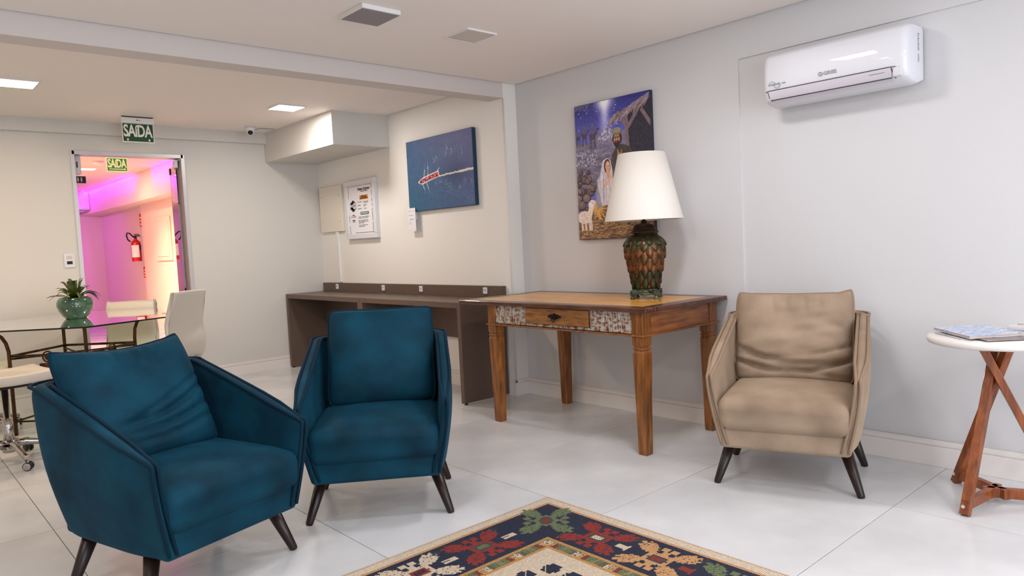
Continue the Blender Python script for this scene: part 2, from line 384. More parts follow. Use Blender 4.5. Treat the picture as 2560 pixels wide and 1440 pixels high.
# baseboards: stepped profile
def bb(name, p, q, side):
    """side: unit vector pointing into the room"""
    (x0, y0), (x1, y1) = p, q; mb = MB()
    for h0, h1, t in ((0, .098, .014), (.098, .104, .009), (.104, .122, .012), (.122, .128, .007)):
        if side[0]: xs = sorted((x0, x0+side[0]*t)); mb.box((xs[0], min(y0, y1), h0), (xs[1], max(y0, y1), h1))
        else: ys = sorted((y0, y0+side[1]*t)); mb.box((min(x0, x1), ys[0], h0), (max(x0, x1), ys[1], h1))
    struct(name, mb, BASEM, bevel=.0015)
bb('baseboard_right', (XW, Y0), (XW, YB), (-1, 0))
bb('baseboard_column', (XA-.012, YB), (XW, YB), (0, -1))
bb('baseboard_alcove', (XA, YB-.012), (XA, YD), (-1, 0))
bb('baseboard_back', (DX1+.03, YD), (XA, YD), (0, -1))
bb('baseboard_back_left', (X0, YD), (DX0-.03, YD), (0, -1))

# ------------------------------------------------------------------ door and corridor
d = struct('door_1', MB().box((DX0-.012, YD-.012, 0), (DX0+.018, YD+.13, DZ+.012)).box((DX1-.018, YD-.012, 0), (DX1+.012, YD+.13, DZ+.012)).box((DX0, YD-.012, DZ-.018), (DX1, YD+.13, DZ+.012)), ALU)
# glass leaf standing open into the corridor, hinged at the right jamb
hx, hy = DX1-.045, YD+.06; ex, ey = 2.455, 7.98
L = math.hypot(ex-hx, ey-hy); an = math.atan2(ey-hy, ex-hx)
ML = Matrix.Translation((hx, hy, 0)) @ Matrix.Rotation(an, 4, 'Z')
obj('glass_leaf', MB().box((0, -.005, .01), (L-.004, .005, 2.11), ML), GLASS, d)
obj('glass_leaf_edge', MB().box((L-.004, -.006, .01), (L, .006, 2.11), ML), GLASSE, d, label='dark polished edge of the glass leaf')
obj('patch_fitting', MB().box((-.01, -.016, 2.05), (.16, .016, 2.125), ML), ALU, d, bevel=.003)
obj('pivot', MB().box((L-.08, -.014, 2.06), (L+.004, .014, 2.12), ML), BLACKP, d)
obj('door_sticker', MB().box((L*.25, -.008, 1.0), (L*.62, -.0055, 1.14), ML), mat('frosted_sticker', (220, 196, 200), .5), d)
obj('door_handle', MB().tube([ML @ Vector((L-.1, -.04, .85)), ML @ Vector((L-.1, -.04, 1.25))], .011, 10), ALU, d)
lk = thing('door_lock_box', 'grey magnetic lock box at the top left corner of the glass doorway', 'lock', (DX0+.045, YD+.07, 1.965))
obj('housing', MB().rbox((0, 0, .085), (.062, .05, .17), .012, 2), GREYP, lk); obj('status_light', MB().box((-.006, -.028, .06), (.004, -.024, .11)), INK, lk)
# corridor shell
struct('floor_corridor', MB().box((.6, YD+.12, -.1), (3.6, 15.2, -.006)), GROUT); fc = bpy.data.objects['floor_corridor']
for i in range(0, 4):
    for j in range(7, 17):
        x0, x1 = gx+i*T, gx+(i+1)*T; y0, y1 = gy+j*T, gy+(j+1)*T
        y0 = max(y0, YD) if y1 > YD else y0
        if y1 <= YD or y0 >= 14.8: continue
        tile(max(x0, .9), y0, min(x1, 3.30), min(y1, 14.8), fc)
CORR = mat('corridor_paint', (236, 214, 196), .6)
struct('wall_corridor_right', MB().box((3.30, YD+.12, 0), (3.6, 14.9, 2.6)), CORR)
struct('trim_5', MB().box((3.215, YD+.12, 0), (3.31, 12.0, 2.05)), CORR)
struct('wall_corridor_end', MB().box((.8, 14.8, 0), (3.6, 15.0, 2.6)), CORR)
struct('wall_corridor_left', MB().box((.78, YD+.12, 0), (.9, 14.9, 2.6)), CORR)
struct('ceiling_corridor', MB().box((.8, YD+.12, 2.42), (3.6, 14.9, 2.6)), CORR)
struct('trim_6', MB().box((2.978, YD+.12, 2.03), (3.31, 14.81, 2.43)), CORR)
bb('baseboard_corridor', (3.215, YD+.12), (3.215, 12.0), (-1, 0))
# corridor lights: warm ceiling panel in view, violet colour washes on the bulkhead, unseen warm fills added
def led_panel(name, label, x, y, s, z, m, power, col, grp=None, frame=True):
    t = thing(name, label, 'ceiling light', (x, y, z-.012), 0, grp)
    h = s/2; mb = MB()
    for a, b in (((-h-.008, -h-.008), (h+.008, -h)), ((-h-.008, h), (h+.008, h+.008)), ((-h-.008, -h), (-h, h)), ((h, -h), (h+.008, h))):
        mb.box((a[0], a[1], .002), (b[0], b[1], .012))
    obj('frame', mb, WHITEM, t)
    obj('diffuser', MB().box((-h, -h, .004), (h, h, .011)), m, t)
    if power: area('panel_lamp', (0, 0, 0), s*.95, s*.95, power, col, parent=t)
    return t
led_panel('ceiling_light', 'square recessed ceiling light glowing above the brown desk', 2.745, 5.79, .225, ZF, LED, LIGHTS['far_white'], NEUT)
led_panel('ceiling_light', 'square ceiling light with warm halo at the left edge, near the exit sign', .845, 5.80, .24, ZF, LEDW, LIGHTS['far_warm'], WARM)
led_panel('ceiling_light', 'unseen warm ceiling light added left of the frame over the meeting area', -1.05, 5.80, .24, ZF, LEDW, LIGHTS['far_warm'], WARM)  # unseen panel added to brighten the left floor and ceiling
led_panel('ceiling_light', 'switched-off square recessed ceiling light in front of the beam', 2.713, 3.28, .20, ZC, LEDOFF, 0, None)
led_panel('ceiling_light', 'small bright light on the corridor ceiling beyond the glass door', 2.27, 10.75, .2, 2.42, LEDW, LIGHTS['corridor']*.35, (1, .80, .62))
for k, (x, y) in enumerate(((2.6, 1.9), (.85, 1.9), (2.6, -.4), (.85, -.4), (-1.0, 1.9))):  # unseen panels at assumed spots; the leftmost is added for brightness
    led_panel('ceiling_light', ['lit square ceiling light nearest the air conditioner, out of frame', 'lit square ceiling light above the patterned rug, out of frame', 'lit square ceiling light behind the camera on the right', 'lit square ceiling light behind the camera on the left', 'unseen lit ceiling light added above the left of the frame'][k], x, y, .30, ZC, LED, LIGHTS['main'], COOL)
def wash(loc, tgt, power, col, size=.25, spread=95):
    d_ = (Vector(tgt)-Vector(loc)).normalized(); q = d_.to_track_quat('-Z', 'Y')
    o = area('colour_wash', loc, size, size, power, col, q.to_euler(), spread=spread); return o
for y0_, y1_, c_, p_ in ((11.3, 14.6, (.50, .02, 1), 1.0), (8.3, 10.4, (.80, .0, 1), .6)):
    area('led_strip_light', (2.925, (y0_+y1_)/2, 2.412), .03, y1_-y0_, LIGHTS['violet']*p_, c_, (0, math.radians(-12), 0))
wash((1.3, 13.4, 2.2), (2.4, 14.8, 1.7), LIGHTS['violet']*.8, (.45, .05, 1), .15, 140)
area('corridor_up_fill', (1.1, 9.8, 1.9), .3, 1.6, LIGHTS['corridor']*.9, (1, .74, .58), (math.radians(180), 0, 0), spread=110)  # unseen upward fill added to brighten the corridor ceiling
area('corridor_fill', (2.25, 10.3, 2.38), .3, 1.0, LIGHTS['corridor']*1.8, (1, .76, .50), spread=112)

# things of the corridor
def exit_sign(x0, x1, y, z0, z1, lit, label, top):
    t = thing('exit_sign', label, 'exit sign', ((x0+x1)/2, y, z0)); w = (x1-x0)/2; H = z1-z0; zb = H-.055
    obj('housing', MB().box((-w-.004, -.022, zb), (w+.006, .022, H)), WHITEM if not lit else mat('lit_housing', (235, 240, 190), .5, emit=(240, 240, 170), estr=.5), t, bevel=.004)
    if not lit:
        obj('top_slot', MB().box((-w, -.0235, H-.008), (w-.004, -.021, H)), INK, t)
        obj('test_button', MB().box((-.012, -.0235, zb+.022), (.0, -.0215, zb+.03)).box((.008, -.0235, zb+.02), (.018, -.0215, zb+.025)), INK, t)
    obj('sign_panel', MB().box((-w, -.004, 0), (w, .004, zb)), WHITEM if not lit else LITTXT, t)
    obj('green_field', MB().box((-w+.006, -.0052, .007), (w-.006, -.0042, zb-.003)), GREENL if lit else GREEN, t)
    tm = text_mb('SA\u00edDA', .118, FY(0, -.0056, zb*.60), offset=.0028, sx=.60, spacing=.93)
    xs = [v[0] for v in tm.v]; zs = [v[2] for v in tm.v]; cx = (max(xs)+min(xs))/2; k = (2*w-.022)/(max(xs)-min(xs)); cz = (max(zs)+min(zs))/2; kz = (zb*.66)/(max(zs)-min(zs))
    tm.v = [((v[0]-cx)*k, v[1], (v[2]-cz)*kz+zb*.61) for v in tm.v]
    obj('lettering', tm, LITTXT if lit else LETTER, t)
    mb = MB()
    if lit: mb.prism([(-w*.78, .022), (w*.66, .022), (w*.66, .014), (w*.86, .026), (w*.66, .038), (w*.66, .030), (-w*.78, .030)], -.0062, -.0054, 'y')
    else:
        for s in (-1, 1):
            cx = s*w*.68; obj('arrow', MB().prism([(cx-.010, .021), (cx-.005, .021), (cx-.005, .031), (cx+.005, .031), (cx+.005, .021), (cx+.010, .021), (cx, .010)], -.0062, -.0054, 'y'), LETTER, t)
    if lit: obj('arrow', mb, LITTXT, t)
exit_sign(1.716, 1.965, 6.75, 2.200, ZF-.001, False, 'green exit sign hanging from the ceiling above the glass doorway', True)
exit_sign(2.139, 2.352, 9.15, 2.215, 2.419, True, 'glowing yellow-green exit sign with arrow seen through the glass doorway', True)
t = thing('smoke_detector', 'round white smoke detector on the corridor ceiling', 'smoke detector', (2.234, 9.93, 2.37)); obj('body', MB().lathe([(.02, 0), (.05, .008), (.06, .03), (.06, .05)], 20), WHITEM, t)
t = thing('restroom_sign', 'navy restroom sign with white lettering hanging inside the corridor', 'sign', (1.55, 8.2, 1.985))
obj('sign_panel', MB().box((-.17, -.005, 0), (.17, .005, .068)), NAVY, t); obj('lettering', text_mb('SANIT\u00c1RIOS', .042, FY(.076, -.006, .034), offset=.0012, align='RIGHT'), LETTER, t)
mb = MB()
for x in (.100, .130):
    mb.lathe([(.0, -.0012), (.006, -.0012), (.006, 0)], 12, (x, -.0055, .053), 'y'); mb.prism([(x-.009, .043), (x+.009, .043), (x+.004, .024), (x+.004, .012), (x-.004, .012), (x-.004, .024)], -.0065, -.0055, 'y')
obj('restroom_symbol', mb, LETTER, t); obj('hanger', MB().tube([(0, 0, .068), (0, 0, .434)], .003, 6), ALU, t)
t = thing('wall_air_conditioner', 'white air conditioner on the violet-lit corridor bulkhead', 'air conditioner', (2.978, 14.5, 2.09))
obj('casing', MB().rbox((-.10, 0, .15), (.20, .9, .30), .03, 2), WHITEP, t); obj('display', MB().box((-.203, -.30, .12), (-.2, -.12, .2)), INKG, t); obj('air_flap', MB().box((-.2, -.38, -.02), (-.08, .38, -.008)), WHITEM, t)
t = thing('fire_extinguisher', 'red fire extinguisher with black hose hanging on the corridor wall', 'fire extinguisher', (3.145, 12.12, 1.175)); t.scale = (.80, .80, .80)
obj('cylinder', MB().lathe([(.0, 0), (.085, 0), (.088, .02), (.088, .33), (.075, .38), (.035, .41), (.025, .44)], 24), RED, t)
mb = MB()
for i in range(12):
    a0 = math.radians(195+i*8); a1 = math.radians(195+(i+1)*8); r = .0895
    mb.add([(r*math.cos(a0), r*math.sin(a0), .08), (r*math.cos(a1), r*math.sin(a1), .08), (r*math.cos(a1), r*math.sin(a1), .31), (r*math.cos(a0), r*math.sin(a0), .31)], [(0, 1, 2, 3)])
obj('paper_label', mb, PAPER, t); mb = MB()
for i in range(5):
    a0 = math.radians(292+i*8); a1 = math.radians(300+i*8); r = .0895; mb.add([(r*math.cos(a0), r*math.sin(a0), .22), (r*math.cos(a1), r*math.sin(a1), .22), (r*math.cos(a1), r*math.sin(a1), .31), (r*math.cos(a0), r*math.sin(a0), .31)], [(0, 1, 2, 3)])
obj('class_label', mb, NAVYINK, t)
obj('valve', MB().lathe([(.024, .43), (.024, .47), (.012, .49)], 12).box((-.02, -.01, .48), (.09, .01, .50)).box((-.02, -.01, .51), (.07, .01, .525)), BLACKP, t)
obj('hose', MB().tube([(-.02, 0, .46), (-.06, 0, .50), (-.10, -.01, .54), (-.14, -.01, .55), (-.155, -.01, .50), (-.14, -.02, .42), (-.10, -.03, .38)], .014, 8), BLACKP, t)
obj('wall_bracket', MB().box((.03, -.012, .455), (.115, .012, .467)).box((.095, -.149, .455), (.115, .012, .467)), ALU, t)
for nm, z, h, lb in (('extinguisher_sign', 1.70, .2, 'narrow red sign above the corridor extinguisher'), ('warning_sticker', .92, .17, 'narrow red and white sticker below the corridor extinguisher')):
    t = thing(nm, lb, 'sign', (3.215, 12.0005, z)); obj('sign_panel', MB().box((-.020, 0, 0), (.09, .006, h)), RED, t)
    for i in range(3): obj('printing', MB().box((-.014, -.0010, h*(.14+.25*i)), (-.002, .0002, h*(.24+.25*i))), LETTER, t)
t = thing('wall_panel_box', 'flush cream electrical panel on the lit corridor wall', 'electrical panel', (3.215, 10.95, 1.17))
obj('panel_frame', MB().box((-.02, -.36, 0), (0, .36, .62)), mat('panel_cream', (240, 210, 190), .5), t, bevel=.004); obj('panel_door', MB().box((-.026, -.29, .06), (-.02, .29, .56)), mat('panel_cream', (240, 210, 190), .5), t, bevel=.003)

t = thing('wall_switch', 'white switch plate with black slot beside the glass doorway', 'switch', (1.327, YD, 1.16))
obj('plate', MB().box((-.042, -.010, 0), (.042, 0, .123)), WHITEP, t, bevel=.004); obj('display', MB().box((-.022, -.0115, .075), (.018, -.0095, .102)), mat('switch_window', (196, 190, 180), .4), t)
obj('slot', MB().box((-.022, -.0115, .030), (.02, -.0095, .056)), INK, t)
t = thing('ceiling_camera', 'white dome security camera on the ceiling near the boxed duct', 'camera', (2.86, 6.84, 2.335))
obj('dome', MB().lathe([(.0, 0), (.018, .002), (.032, .014), (.042, .04), (.048, .062), (.048, .08)], 24), WHITEP, t)
lens_M = Matrix.Rotation(math.radians(-22), 4, 'Z'); obj('lens', MB().lathe([(.0, -.049), (.014, -.046), (.022, -.036), (.024, -.028)], 18, (0, 0, .024), 'y', M=lens_M), BLACKP, t)
t = thing('ceiling_hatch', 'small thin-framed hatch in the ceiling corner beside the camera', 'hatch', (3.04, 6.93, ZF-.004)); obj('hatch_plate', MB().box((-.075, -.07, 0), (.075, .07, .004)), WHITEM, t); obj('dark_edge', MB().box((-.078, -.073, .001), (-.074, .073, .0045)).box((-.078, -.0745, .001), (.078, -.071, .0045)), DARKLINE, t)
t = thing('ceiling_speaker', 'square grey surface-mounted speaker on the ceiling', 'speaker', (2.025, 3.243, ZC-.026)); obj('frame', MB().box((-.112, -.112, .002), (.112, .112, .026)), WHITEM, t, bevel=.003); obj('grille', MB().box((-.106, -.106, -.001), (.106, .106, .003)), GRILLE, t)

# ================================================================== DESK
def desk_unit(y0, y1, label):
    t = thing('office_desk', label, 'desk', (3.24, (y0+y1)/2, 0), 0, 'brown desk units along the alcove wall'); a, b = y0-(y0+y1)/2, y1-(y0+y1)/2; xb = XA-.02-3.24; zt = .768; th = .042
    obj('desk_top', MB().box((0.001, a+.0008, zt-th), (xb, b-.0008, zt)), DESK, t, bevel=.0012)
    obj('side_panel', MB().box((0.001, a+.0008, .012), (xb, a+.042, zt-th)), DESK, t, bevel=.0012)
    obj('side_panel', MB().box((0.001, b-.042, .012), (xb, b-.0008, zt-th)), DESK, t, bevel=.0012)
    obj('back_panel', MB().box((xb-.03, a+.042, .42), (xb-.005, b-.042, zt-th)), DESK, t)
    for yy in (a+.02, b-.02):
        for xx in (.03, xb-.05): obj('glide_foot', MB().lathe([(.012, 0), (.012, .012)], 12, (xx, yy, 0)), BLACKP, t)
    return t
desk_unit(5.652, 7.145, 'left unit of the long brown desk, nearest the glass door')
desk_unit(4.205, 5.652, 'right unit of the long brown desk, nearest the wooden table')
t = thing('desk_upstand', 'low brown back rail with sockets along the rear of the desk', 'rail', (3.655, 5.66, .768)); obj('rail_board', MB().box((0, -1.455, 0), (.045, 1.455, .090)), DESK, t, bevel=.0012)
def wall_socket(y, i):
    lb = ['white socket on the desk rail nearest the glass door', 'second white socket from the left on the desk rail', 'white socket on the desk rail with a small heart-like mark, third from left', 'white socket on the desk rail nearest the wooden table'][i]
    t = thing('desk_socket', lb, 'socket', (3.653, y, .795), 0, 'sockets on the desk rail')
    obj('plate', MB().box((-.008, -.024, 0), (.002, .024, .052)), WHITEP, t, bevel=.003)
    mb = MB()
    if i == 2: mb.lathe([(.0, -.0095), (.006, -.0095), (.006, -.008)], 10, (0, 0, .030), 'x')
    else:
        for dy in (-.010, -.003, .004, .011): mb.box((-.0095, dy-.002, .024+.006*(abs(dy-.0005) < .006)), (-.008, dy+.002, .031+.006*(abs(dy-.0005) < .006)))
    obj('socket_holes', mb, INKG, t)
for i, y in enumerate((6.80, 5.905, 5.283, 4.397)): wall_socket(y, i)
# wall box and conduit
t = thing('wall_cover_box', 'blank white cover plate on the alcove wall beside the framed notice', 'cover plate', (XA, 6.885, 1.39)); obj('cover', MB().box((-.028, -.235, 0), (0, .235, .472)), mat('box_white', (226, 218, 206), .45), t, bevel=.004)
for yy in (-.19, .19):
    for zz in (.10, .37): obj('screw', MB().lathe([(.005, -.0295), (.005, -.028)], 8, (0, yy, zz), 'x'), INKG, t)
t = thing('cable_conduit', 'white vertical cable duct running down to the desk', 'cable duct', (XA, 6.80, .862)); obj('duct', MB().box((-.022, -.028, 0), (0, .028, .528)), WHITEM, t, bevel=.004)

# framed notice
t = thing('framed_notice', 'white framed wifi notice with an orange box hanging on the alcove wall', 'framed notice', (XA, 6.27, 1.30)); w, h = .285, .575
mb = MB(); D = -.045
for a, b in (((-w, 0), (w, .048)), ((-w, h-.048), (w, h)), ((-w, .048), (-w+.048, h-.048)), ((w-.048, .048), (w, h-.048))): mb.box((D, a[0], a[1]), (0, b[0], b[1]))
obj('frame', mb, WHITEP, t, bevel=.004); obj('paper_sheet', MB().box((-.032, -w+.048, .048), (-.03, w-.048, h-.048)), PAPER, t)
PW, PH = w-.052, h-.1      # half width of the sheet, height
def N(u, v): return (-.0325, PW-2*PW*u, h-.05-(h-.1)*v)    # u right, v down
def nbox(mb, u0, v0, u1, v1, dx=0):
    a = N(u0, v0); b = N(u1, v1); mb.box((-.0332-dx, min(a[1], b[1]), min(a[2], b[2])), (-.0322, max(a[1], b[1]), max(a[2], b[2]))); return mb
def ntext(txt, u, v, size, m, name='printed_text', off=0, align='CENTER', dx=0):
    p = N(u, v); obj(name, text_mb(txt, size, FX(-.0336-dx, p[1], p[2]), extrude=.0003, offset=off, align=align), m, t)
mb = MB(); nbox(mb, .02, .01, .62, .019); nbox(mb, .66, .01, .97, .019); nbox(mb, .02, .01, .032, .26); nbox(mb, .958, .01, .97, .1); nbox(mb, .958, .13, .97, .24); obj('orange_border', mb, RUST, t)
mb = MB(); nbox(mb, .02, .6, .03, .75); nbox(mb, .02, .83, .03, .985); nbox(mb, .02, .977, .06, .986); nbox(mb, .25, .977, .97, .986); nbox(mb, .958, .3, .968, .37); nbox(mb, .958, .4, .968, .46); nbox(mb, .958, .5, .968, .75); nbox(mb, .958, .78, .968, .98); obj('blue_border', mb, NAVYINK, t)
ntext('Espa\u00e7o Express', .66, .085, .036, INK, off=.0009); ntext('SALA MULTIUSO', .68, .135, .018, INKG, off=.0004)
mb = nbox(MB(), .49, .215, .82, .305); obj('orange_box', mb, ORANGE, t); ntext('HOR\u00c1RIO DE', .655, .243, .018, INK, off=.0006, dx=.0008); ntext('FUNCIONAMENTO', .655, .278, .018, INK, off=.0006, dx=.0008)
mb = nbox(MB(), .49, .555, .82, .615); obj('teal_box', mb, TEALINK, t); ntext('INFORMA\u00c7\u00d5ES', .655, .585, .018, LETTER, off=.0006, dx=.0008)
for v, a, b in ((.35, 'SEG A SEXTA', 'Das 7h \u00e0s 22h'), (.37, '', 'sem intervalo'), (.42, 'S\u00c1BADO', 'Das 8h \u00e0s'), (.44, '', '18h'), (.49, 'DOMINGO', 'Fechado')):
    if a: ntext(a, .39, v, .015, INKG, align='LEFT')
    ntext(b, .64, v, .015, INKG, align='LEFT')
for v, a in ((.655, 'O espa\u00e7o \u00e9 de uso compartilhado e'), (.682, 'est\u00e1 aberto a todos os clientes.'), (.728, 'Pedimos que mantenha o local'), (.753, 'limpo e organizado ap\u00f3s o uso e'), (.778, 'respeite o sil\u00eancio.'), (.825, 'Em caso de d\u00favida, procure a'), (.85, 'recep\u00e7\u00e3o do pr\u00e9dio.')): ntext(a, .39, v, .0145, INKG, align='LEFT')
ntext('REDE', .2, .615, .017, INK, off=.0005); ntext('ESPACO EXPRESS', .2, .648, .0135, INKG); ntext('SENHA', .2, .72, .017, INK, off=.0005); ntext('1234567', .2, .752, .0135, INKG)
mb = MB(); p = N(.2, .42)
mb.lathe([(.0, -.0335), (.034, -.0335), (.034, -.032)], 24, (0, p[1], p[2]+.022), 'x'); mb.lathe([(.0, -.0335), (.034, -.0335), (.034, -.032)], 24, (0, p[1], p[2]-.022), 'x'); mb.box((-.0335, p[1]-.054, p[2]-.034), (-.032, p[1]+.054, p[2]+.034)); obj('wifi_logo', mb, INK, t)
mb = MB(); mb.box((-.0338, p[1]-.050, p[2]-.028), (-.0335, p[1]-.004, p[2]+.028)); obj('logo_field', mb, PAPER, t)
obj('logo_letter', text_mb('Wi', .044, FX(-.034, p[1]+.026, p[2]), off if False else .0003, offset=.001), PAPER, t); obj('logo_letter', text_mb('Fi', .044, FX(-.034, p[1]-.026, p[2]), .0003, offset=.001), INK, t)

# ------------------------------------------------------------------ boat canvas
im = Img(260, 172, (38, 84, 118)); X, Y = im.x, im.y
im.a = np.array([34, 92, 124])+(X*.55+(1-Y)*.45)[..., None]*np.array([52, -6, 18])*1.0; im.a -= (np.exp(-((X-.75)**2/.05+(Y-.55)**2/.03))*26)[..., None]
im.noise(30, 10, 3)
r_ = random.Random(3)
for cx, cy, rr in ((.42, .33, .02), (.46, .30, .02), (.60, .27, .022), (.68, .25, .03), (.83, .27, .03), (.63, .19, .012)):
    for k in range(26):
        a = r_.uniform(-1.3, 1.5); im.ell(cx+rr*math.cos(a)+r_.gauss(0, .004), cy+rr*1.5*math.sin(a)+r_.gauss(0, .006), .0035, .005, (150, 170, 196), .5)
for cx, cy in ((.60, .66), (.66, .70), (.80, .74), (.87, .68), (.97, .68), (.45, .62), (.52, .63)):
    for k in range(30): im.ell(cx+r_.gauss(0, .02), cy+r_.gauss(0, .03), .003, .004, (170, 184, 208), .5)
for k in range(60):
    x = r_.uniform(.5, .98); y = .68+(x-.45)*.45+r_.gauss(0, .05); im.ell(x, y, r_.uniform(.012, .03), .005, (86, 128, 160), .35, rot=.3)
for k in range(46):
    x = .50+k*.0112; im.ell(x, .555-(x-.5)*.06+r_.gauss(0, .004), .010, .010+.006*(x > .8), (222, 214, 200), .95)
hull = [(.165, .60), (.20, .565), (.26, .535), (.35, .51), (.50, .475), (.505, .56), (.35, .60), (.24, .635), (.20, .625)]
im.poly(hull, (226, 214, 218)); inner = [(.185, .598), (.22, .565), (.30, .54), (.49, .492), (.492, .555), (.34, .587), (.24, .618), (.21, .615)]
im.poly(inner, (150, 22, 40))
for k in range(90):
    u = r_.uniform(.2, .48); v = .60-(u-.18)*.22+r_.uniform(-.022, .022)
    im.ell(u, v, r_.uniform(.004, .009), r_.uniform(.006, .014), r_.choice([(20, 16, 30), (210, 40, 60), (236, 200, 200), (60, 40, 120), (236, 120, 90), (30, 20, 24)] if u < .38 else [(226, 110, 90), (200, 30, 60), (236, 190, 160), (90, 20, 30)]))
for a in ((.262, .56, .285, .42), (.33, .55, .335, .38), (.235, .62, .27, .72), (.30, .60, .335, .72), (.47, .49, .51, .44)): im.line(*a, .0032, (226, 222, 222))
for a in ((.285, .42, .288, .36), (.335, .38, .333, .33), (.27, .72, .272, .77), (.335, .72, .35, .76)): im.line(*a, .006, (70, 128, 160), .8)
PRINT = attr_mat('canvas_print', .55)
t = thing('boat_canvas', 'blue canvas print of a rowing boat seen from above, hanging over the desk', 'picture', (XA, 4.948, 1.505))
obj('canvas_body', MB().box((-.038, -.467, 0), (-.001, .467, .615)), mat('canvas_blue', (14, 50, 74), .6), t, bevel=.004)
obj('canvas_print', print_mesh('canvas_print', im, lambda u, v: (-.0390, .464-.928*u, .612-.609*v), PRINT), PRINT, t)
t = thing('artwork_caption', 'small white caption card overlapping the lower left corner of the boat canvas', 'card', (3.655, 5.372, 1.334), math.radians(0))
obj('card', MB().box((-.0015, -.062, 0), (0, .062, .204)), PAPER, t)
mb = MB(); mb.box((-.0022, -.03, .138), (-.0015, .046, .141)); mb.box((-.0022, -.03, .106), (-.0015, .028, .109)); mb.box((-.0022, -.026, .098), (-.0015, .03, .0995)); obj('caption_text', mb, INKG, t)
mb = MB()
for i in range(4): mb.box((-.0022, 0.005, .062+.006*i), (-.0015, .045, .0635+.006*i))
for i in range(3): mb.box((-.0022, .03-.04*i, .01), (-.0015, .045-.04*i, .013))
mb.box((-.0022, .036, .160), (-.0015, .040, .182)); mb.box((-.0022, .0, .176), (-.0015, .028, .180)); mb.box((-.0022, -.045, .176), (-.0015, -.015, .18)); obj('small_print', mb, mat('faint_ink', (176, 172, 174), .6), t)
obj('mounting_block', MB().box((0, -.02, .10), (.048, .02, .17)), WHITEM, t)

# ------------------------------------------------------------------ nativity-style canvas: own generic night scene
im = Img(240, 350, (40, 40, 110)); X, Y = im.x, im.y
im.a = np.array([30, 32, 104])+np.clip(Y/.30, 0, 1)[..., None]*np.array([58, 58, 72])
im.put(np.exp(-((X-.42)**2)/(.002+.02*Y**1.2))*np.clip(1-Y/.42, 0, 1), (226, 220, 246), .85); im.put(np.exp(-((X-.42)**2/.012+(Y-.0)**2/.004)), (250, 246, 255), .9)
for k in range(14): im.ell(r_.uniform(.02, .6), r_.uniform(.01, .2), .005, .0035, (214, 216, 250))
for k in range(26):
    x = r_.uniform(0, .22); im.line(x, 0, x+r_.uniform(-.06, .04), r_.uniform(.01, .055), .004, (88, 84, 110), .8)
# hills and town
im.poly([(0, .27), (.12, .29), (.25, .27), (.34, .22), (.45, .20), (.55, .23), (1, .26), (1, .62), (0, .62)], (104, 96, 122))
for k in range(70):
    x = r_.uniform(.29, .57); y = .20+abs(x-.43)*.22+r_.uniform(0, .08); c = r_.randint(120, 176); im.poly([(x, y), (x+.02, y-.004), (x+.02, y+.016), (x, y+.018)], (c, c-4, c+16), .9)
for k in range(150):
    x = r_.uniform(0, .55); y = r_.uniform(.28, .58); c = r_.randint(70, 140); im.ell(x, y, r_.uniform(.03, .08), r_.uniform(.006, .016), (c, c-8, c+12), .5, rot=r_.uniform(-.2, .2))
for k in range(300):
    x = r_.uniform(0, .3); y = r_.uniform(.34, .46); c = r_.choice([60, 90, 190, 150]); im.ell(x, y, .006, .006, (c, c-4, c+14), .7)
# camels
for cx, cy, s in ((.04, .235, .8), (.13, .225, 1.0), (.245, .235, 1.25)):
    d_ = (62, 50, 66)
    im.ell(cx, cy, .035*s, .026*s, d_); im.line(cx+.03*s, cy, cx+.055*s, cy-.03*s, .009*s, d_); im.ell(cx+.062*s, cy-.034*s, .018*s, .007*s, d_)
    im.poly([(cx-.02*s, cy-.01), (cx-.014*s, cy-.055*s), (cx+.012*s, cy-.055*s), (cx+.022*s, cy-.01)], (88, 72, 82)); im.ell(cx, cy-.062*s, .012*s, .011*s, (96, 74, 74))
    for q in (-.028, -.014, .014, .026): im.line(cx+q*s, cy+.01, cx+q*s*1.1, cy+.075*s, .0045*s, d_)
# stable
im.poly([(.72, .12), (1, .04), (1, .75), (.60, .75), (.70, .42)], (26, 24, 40))
for k in range(14): im.line(.76+k*.018, .2, .76+k*.018, .7, .003, (42, 38, 56), .7)
for a in ((.70, .10, .72, .62), (.60, .11, .71, .22), (.86, .10, .72, .22), (.90, .12, 1.0, .22)): im.line(*a, .020, (104, 84, 88))
for k in range(260):
    q = r_.random(); x = .52+q*.48; y = .135-.115*q+r_.uniform(-.01, .02); c = r_.randint(80, 165); im.line(x, y, x-.05-r_.uniform(0, .03), y+r_.uniform(.02, .06), .004, (c, c-18, c-12), .8)
# stone heap
for k in range(34):
    x = r_.uniform(-.02, .26); y = r_.uniform(.50, .80); c = r_.randint(60, 116); rr = r_.uniform(.03, .06); im.ell(x, y, rr, rr*.62, (34, 28, 34)); im.ell(x-.005, y-.004, rr*.85, rr*.5, (c+8, c-10, c-8)); im.ell(x-.012, y-.012, rr*.45, rr*.22, (c+40, c+18, c+16), .6)
# seated ground, straw
im.poly([(0, .80), (.25, .74), (.6, .78), (1, .72), (1, 1), (0, 1)], (82, 56, 50))
for k in range(30): im.line(.3+r_.random()*.6, .78+r_.random()*.12, .3+r_.random()*.7, .88+r_.random()*.06, .008, (58, 38, 40), .8)
for k in range(520):
    x = r_.uniform(0, 1); y = r_.uniform(.84, .995); a = r_.uniform(-.8, .8); c = r_.randint(0, 70); im.line(x, y, x+.05*math.cos(a), y+.02*math.sin(a), .0035, (120+c, 92+c*.8, 52+c*.5), .75)
for k in range(90): im.line(.26+r_.gauss(0, .03), .74+r_.uniform(-.03, .1), .32+r_.gauss(0, .04), .76+r_.uniform(-.02, .1), .004, (196, 150, 70), .7)
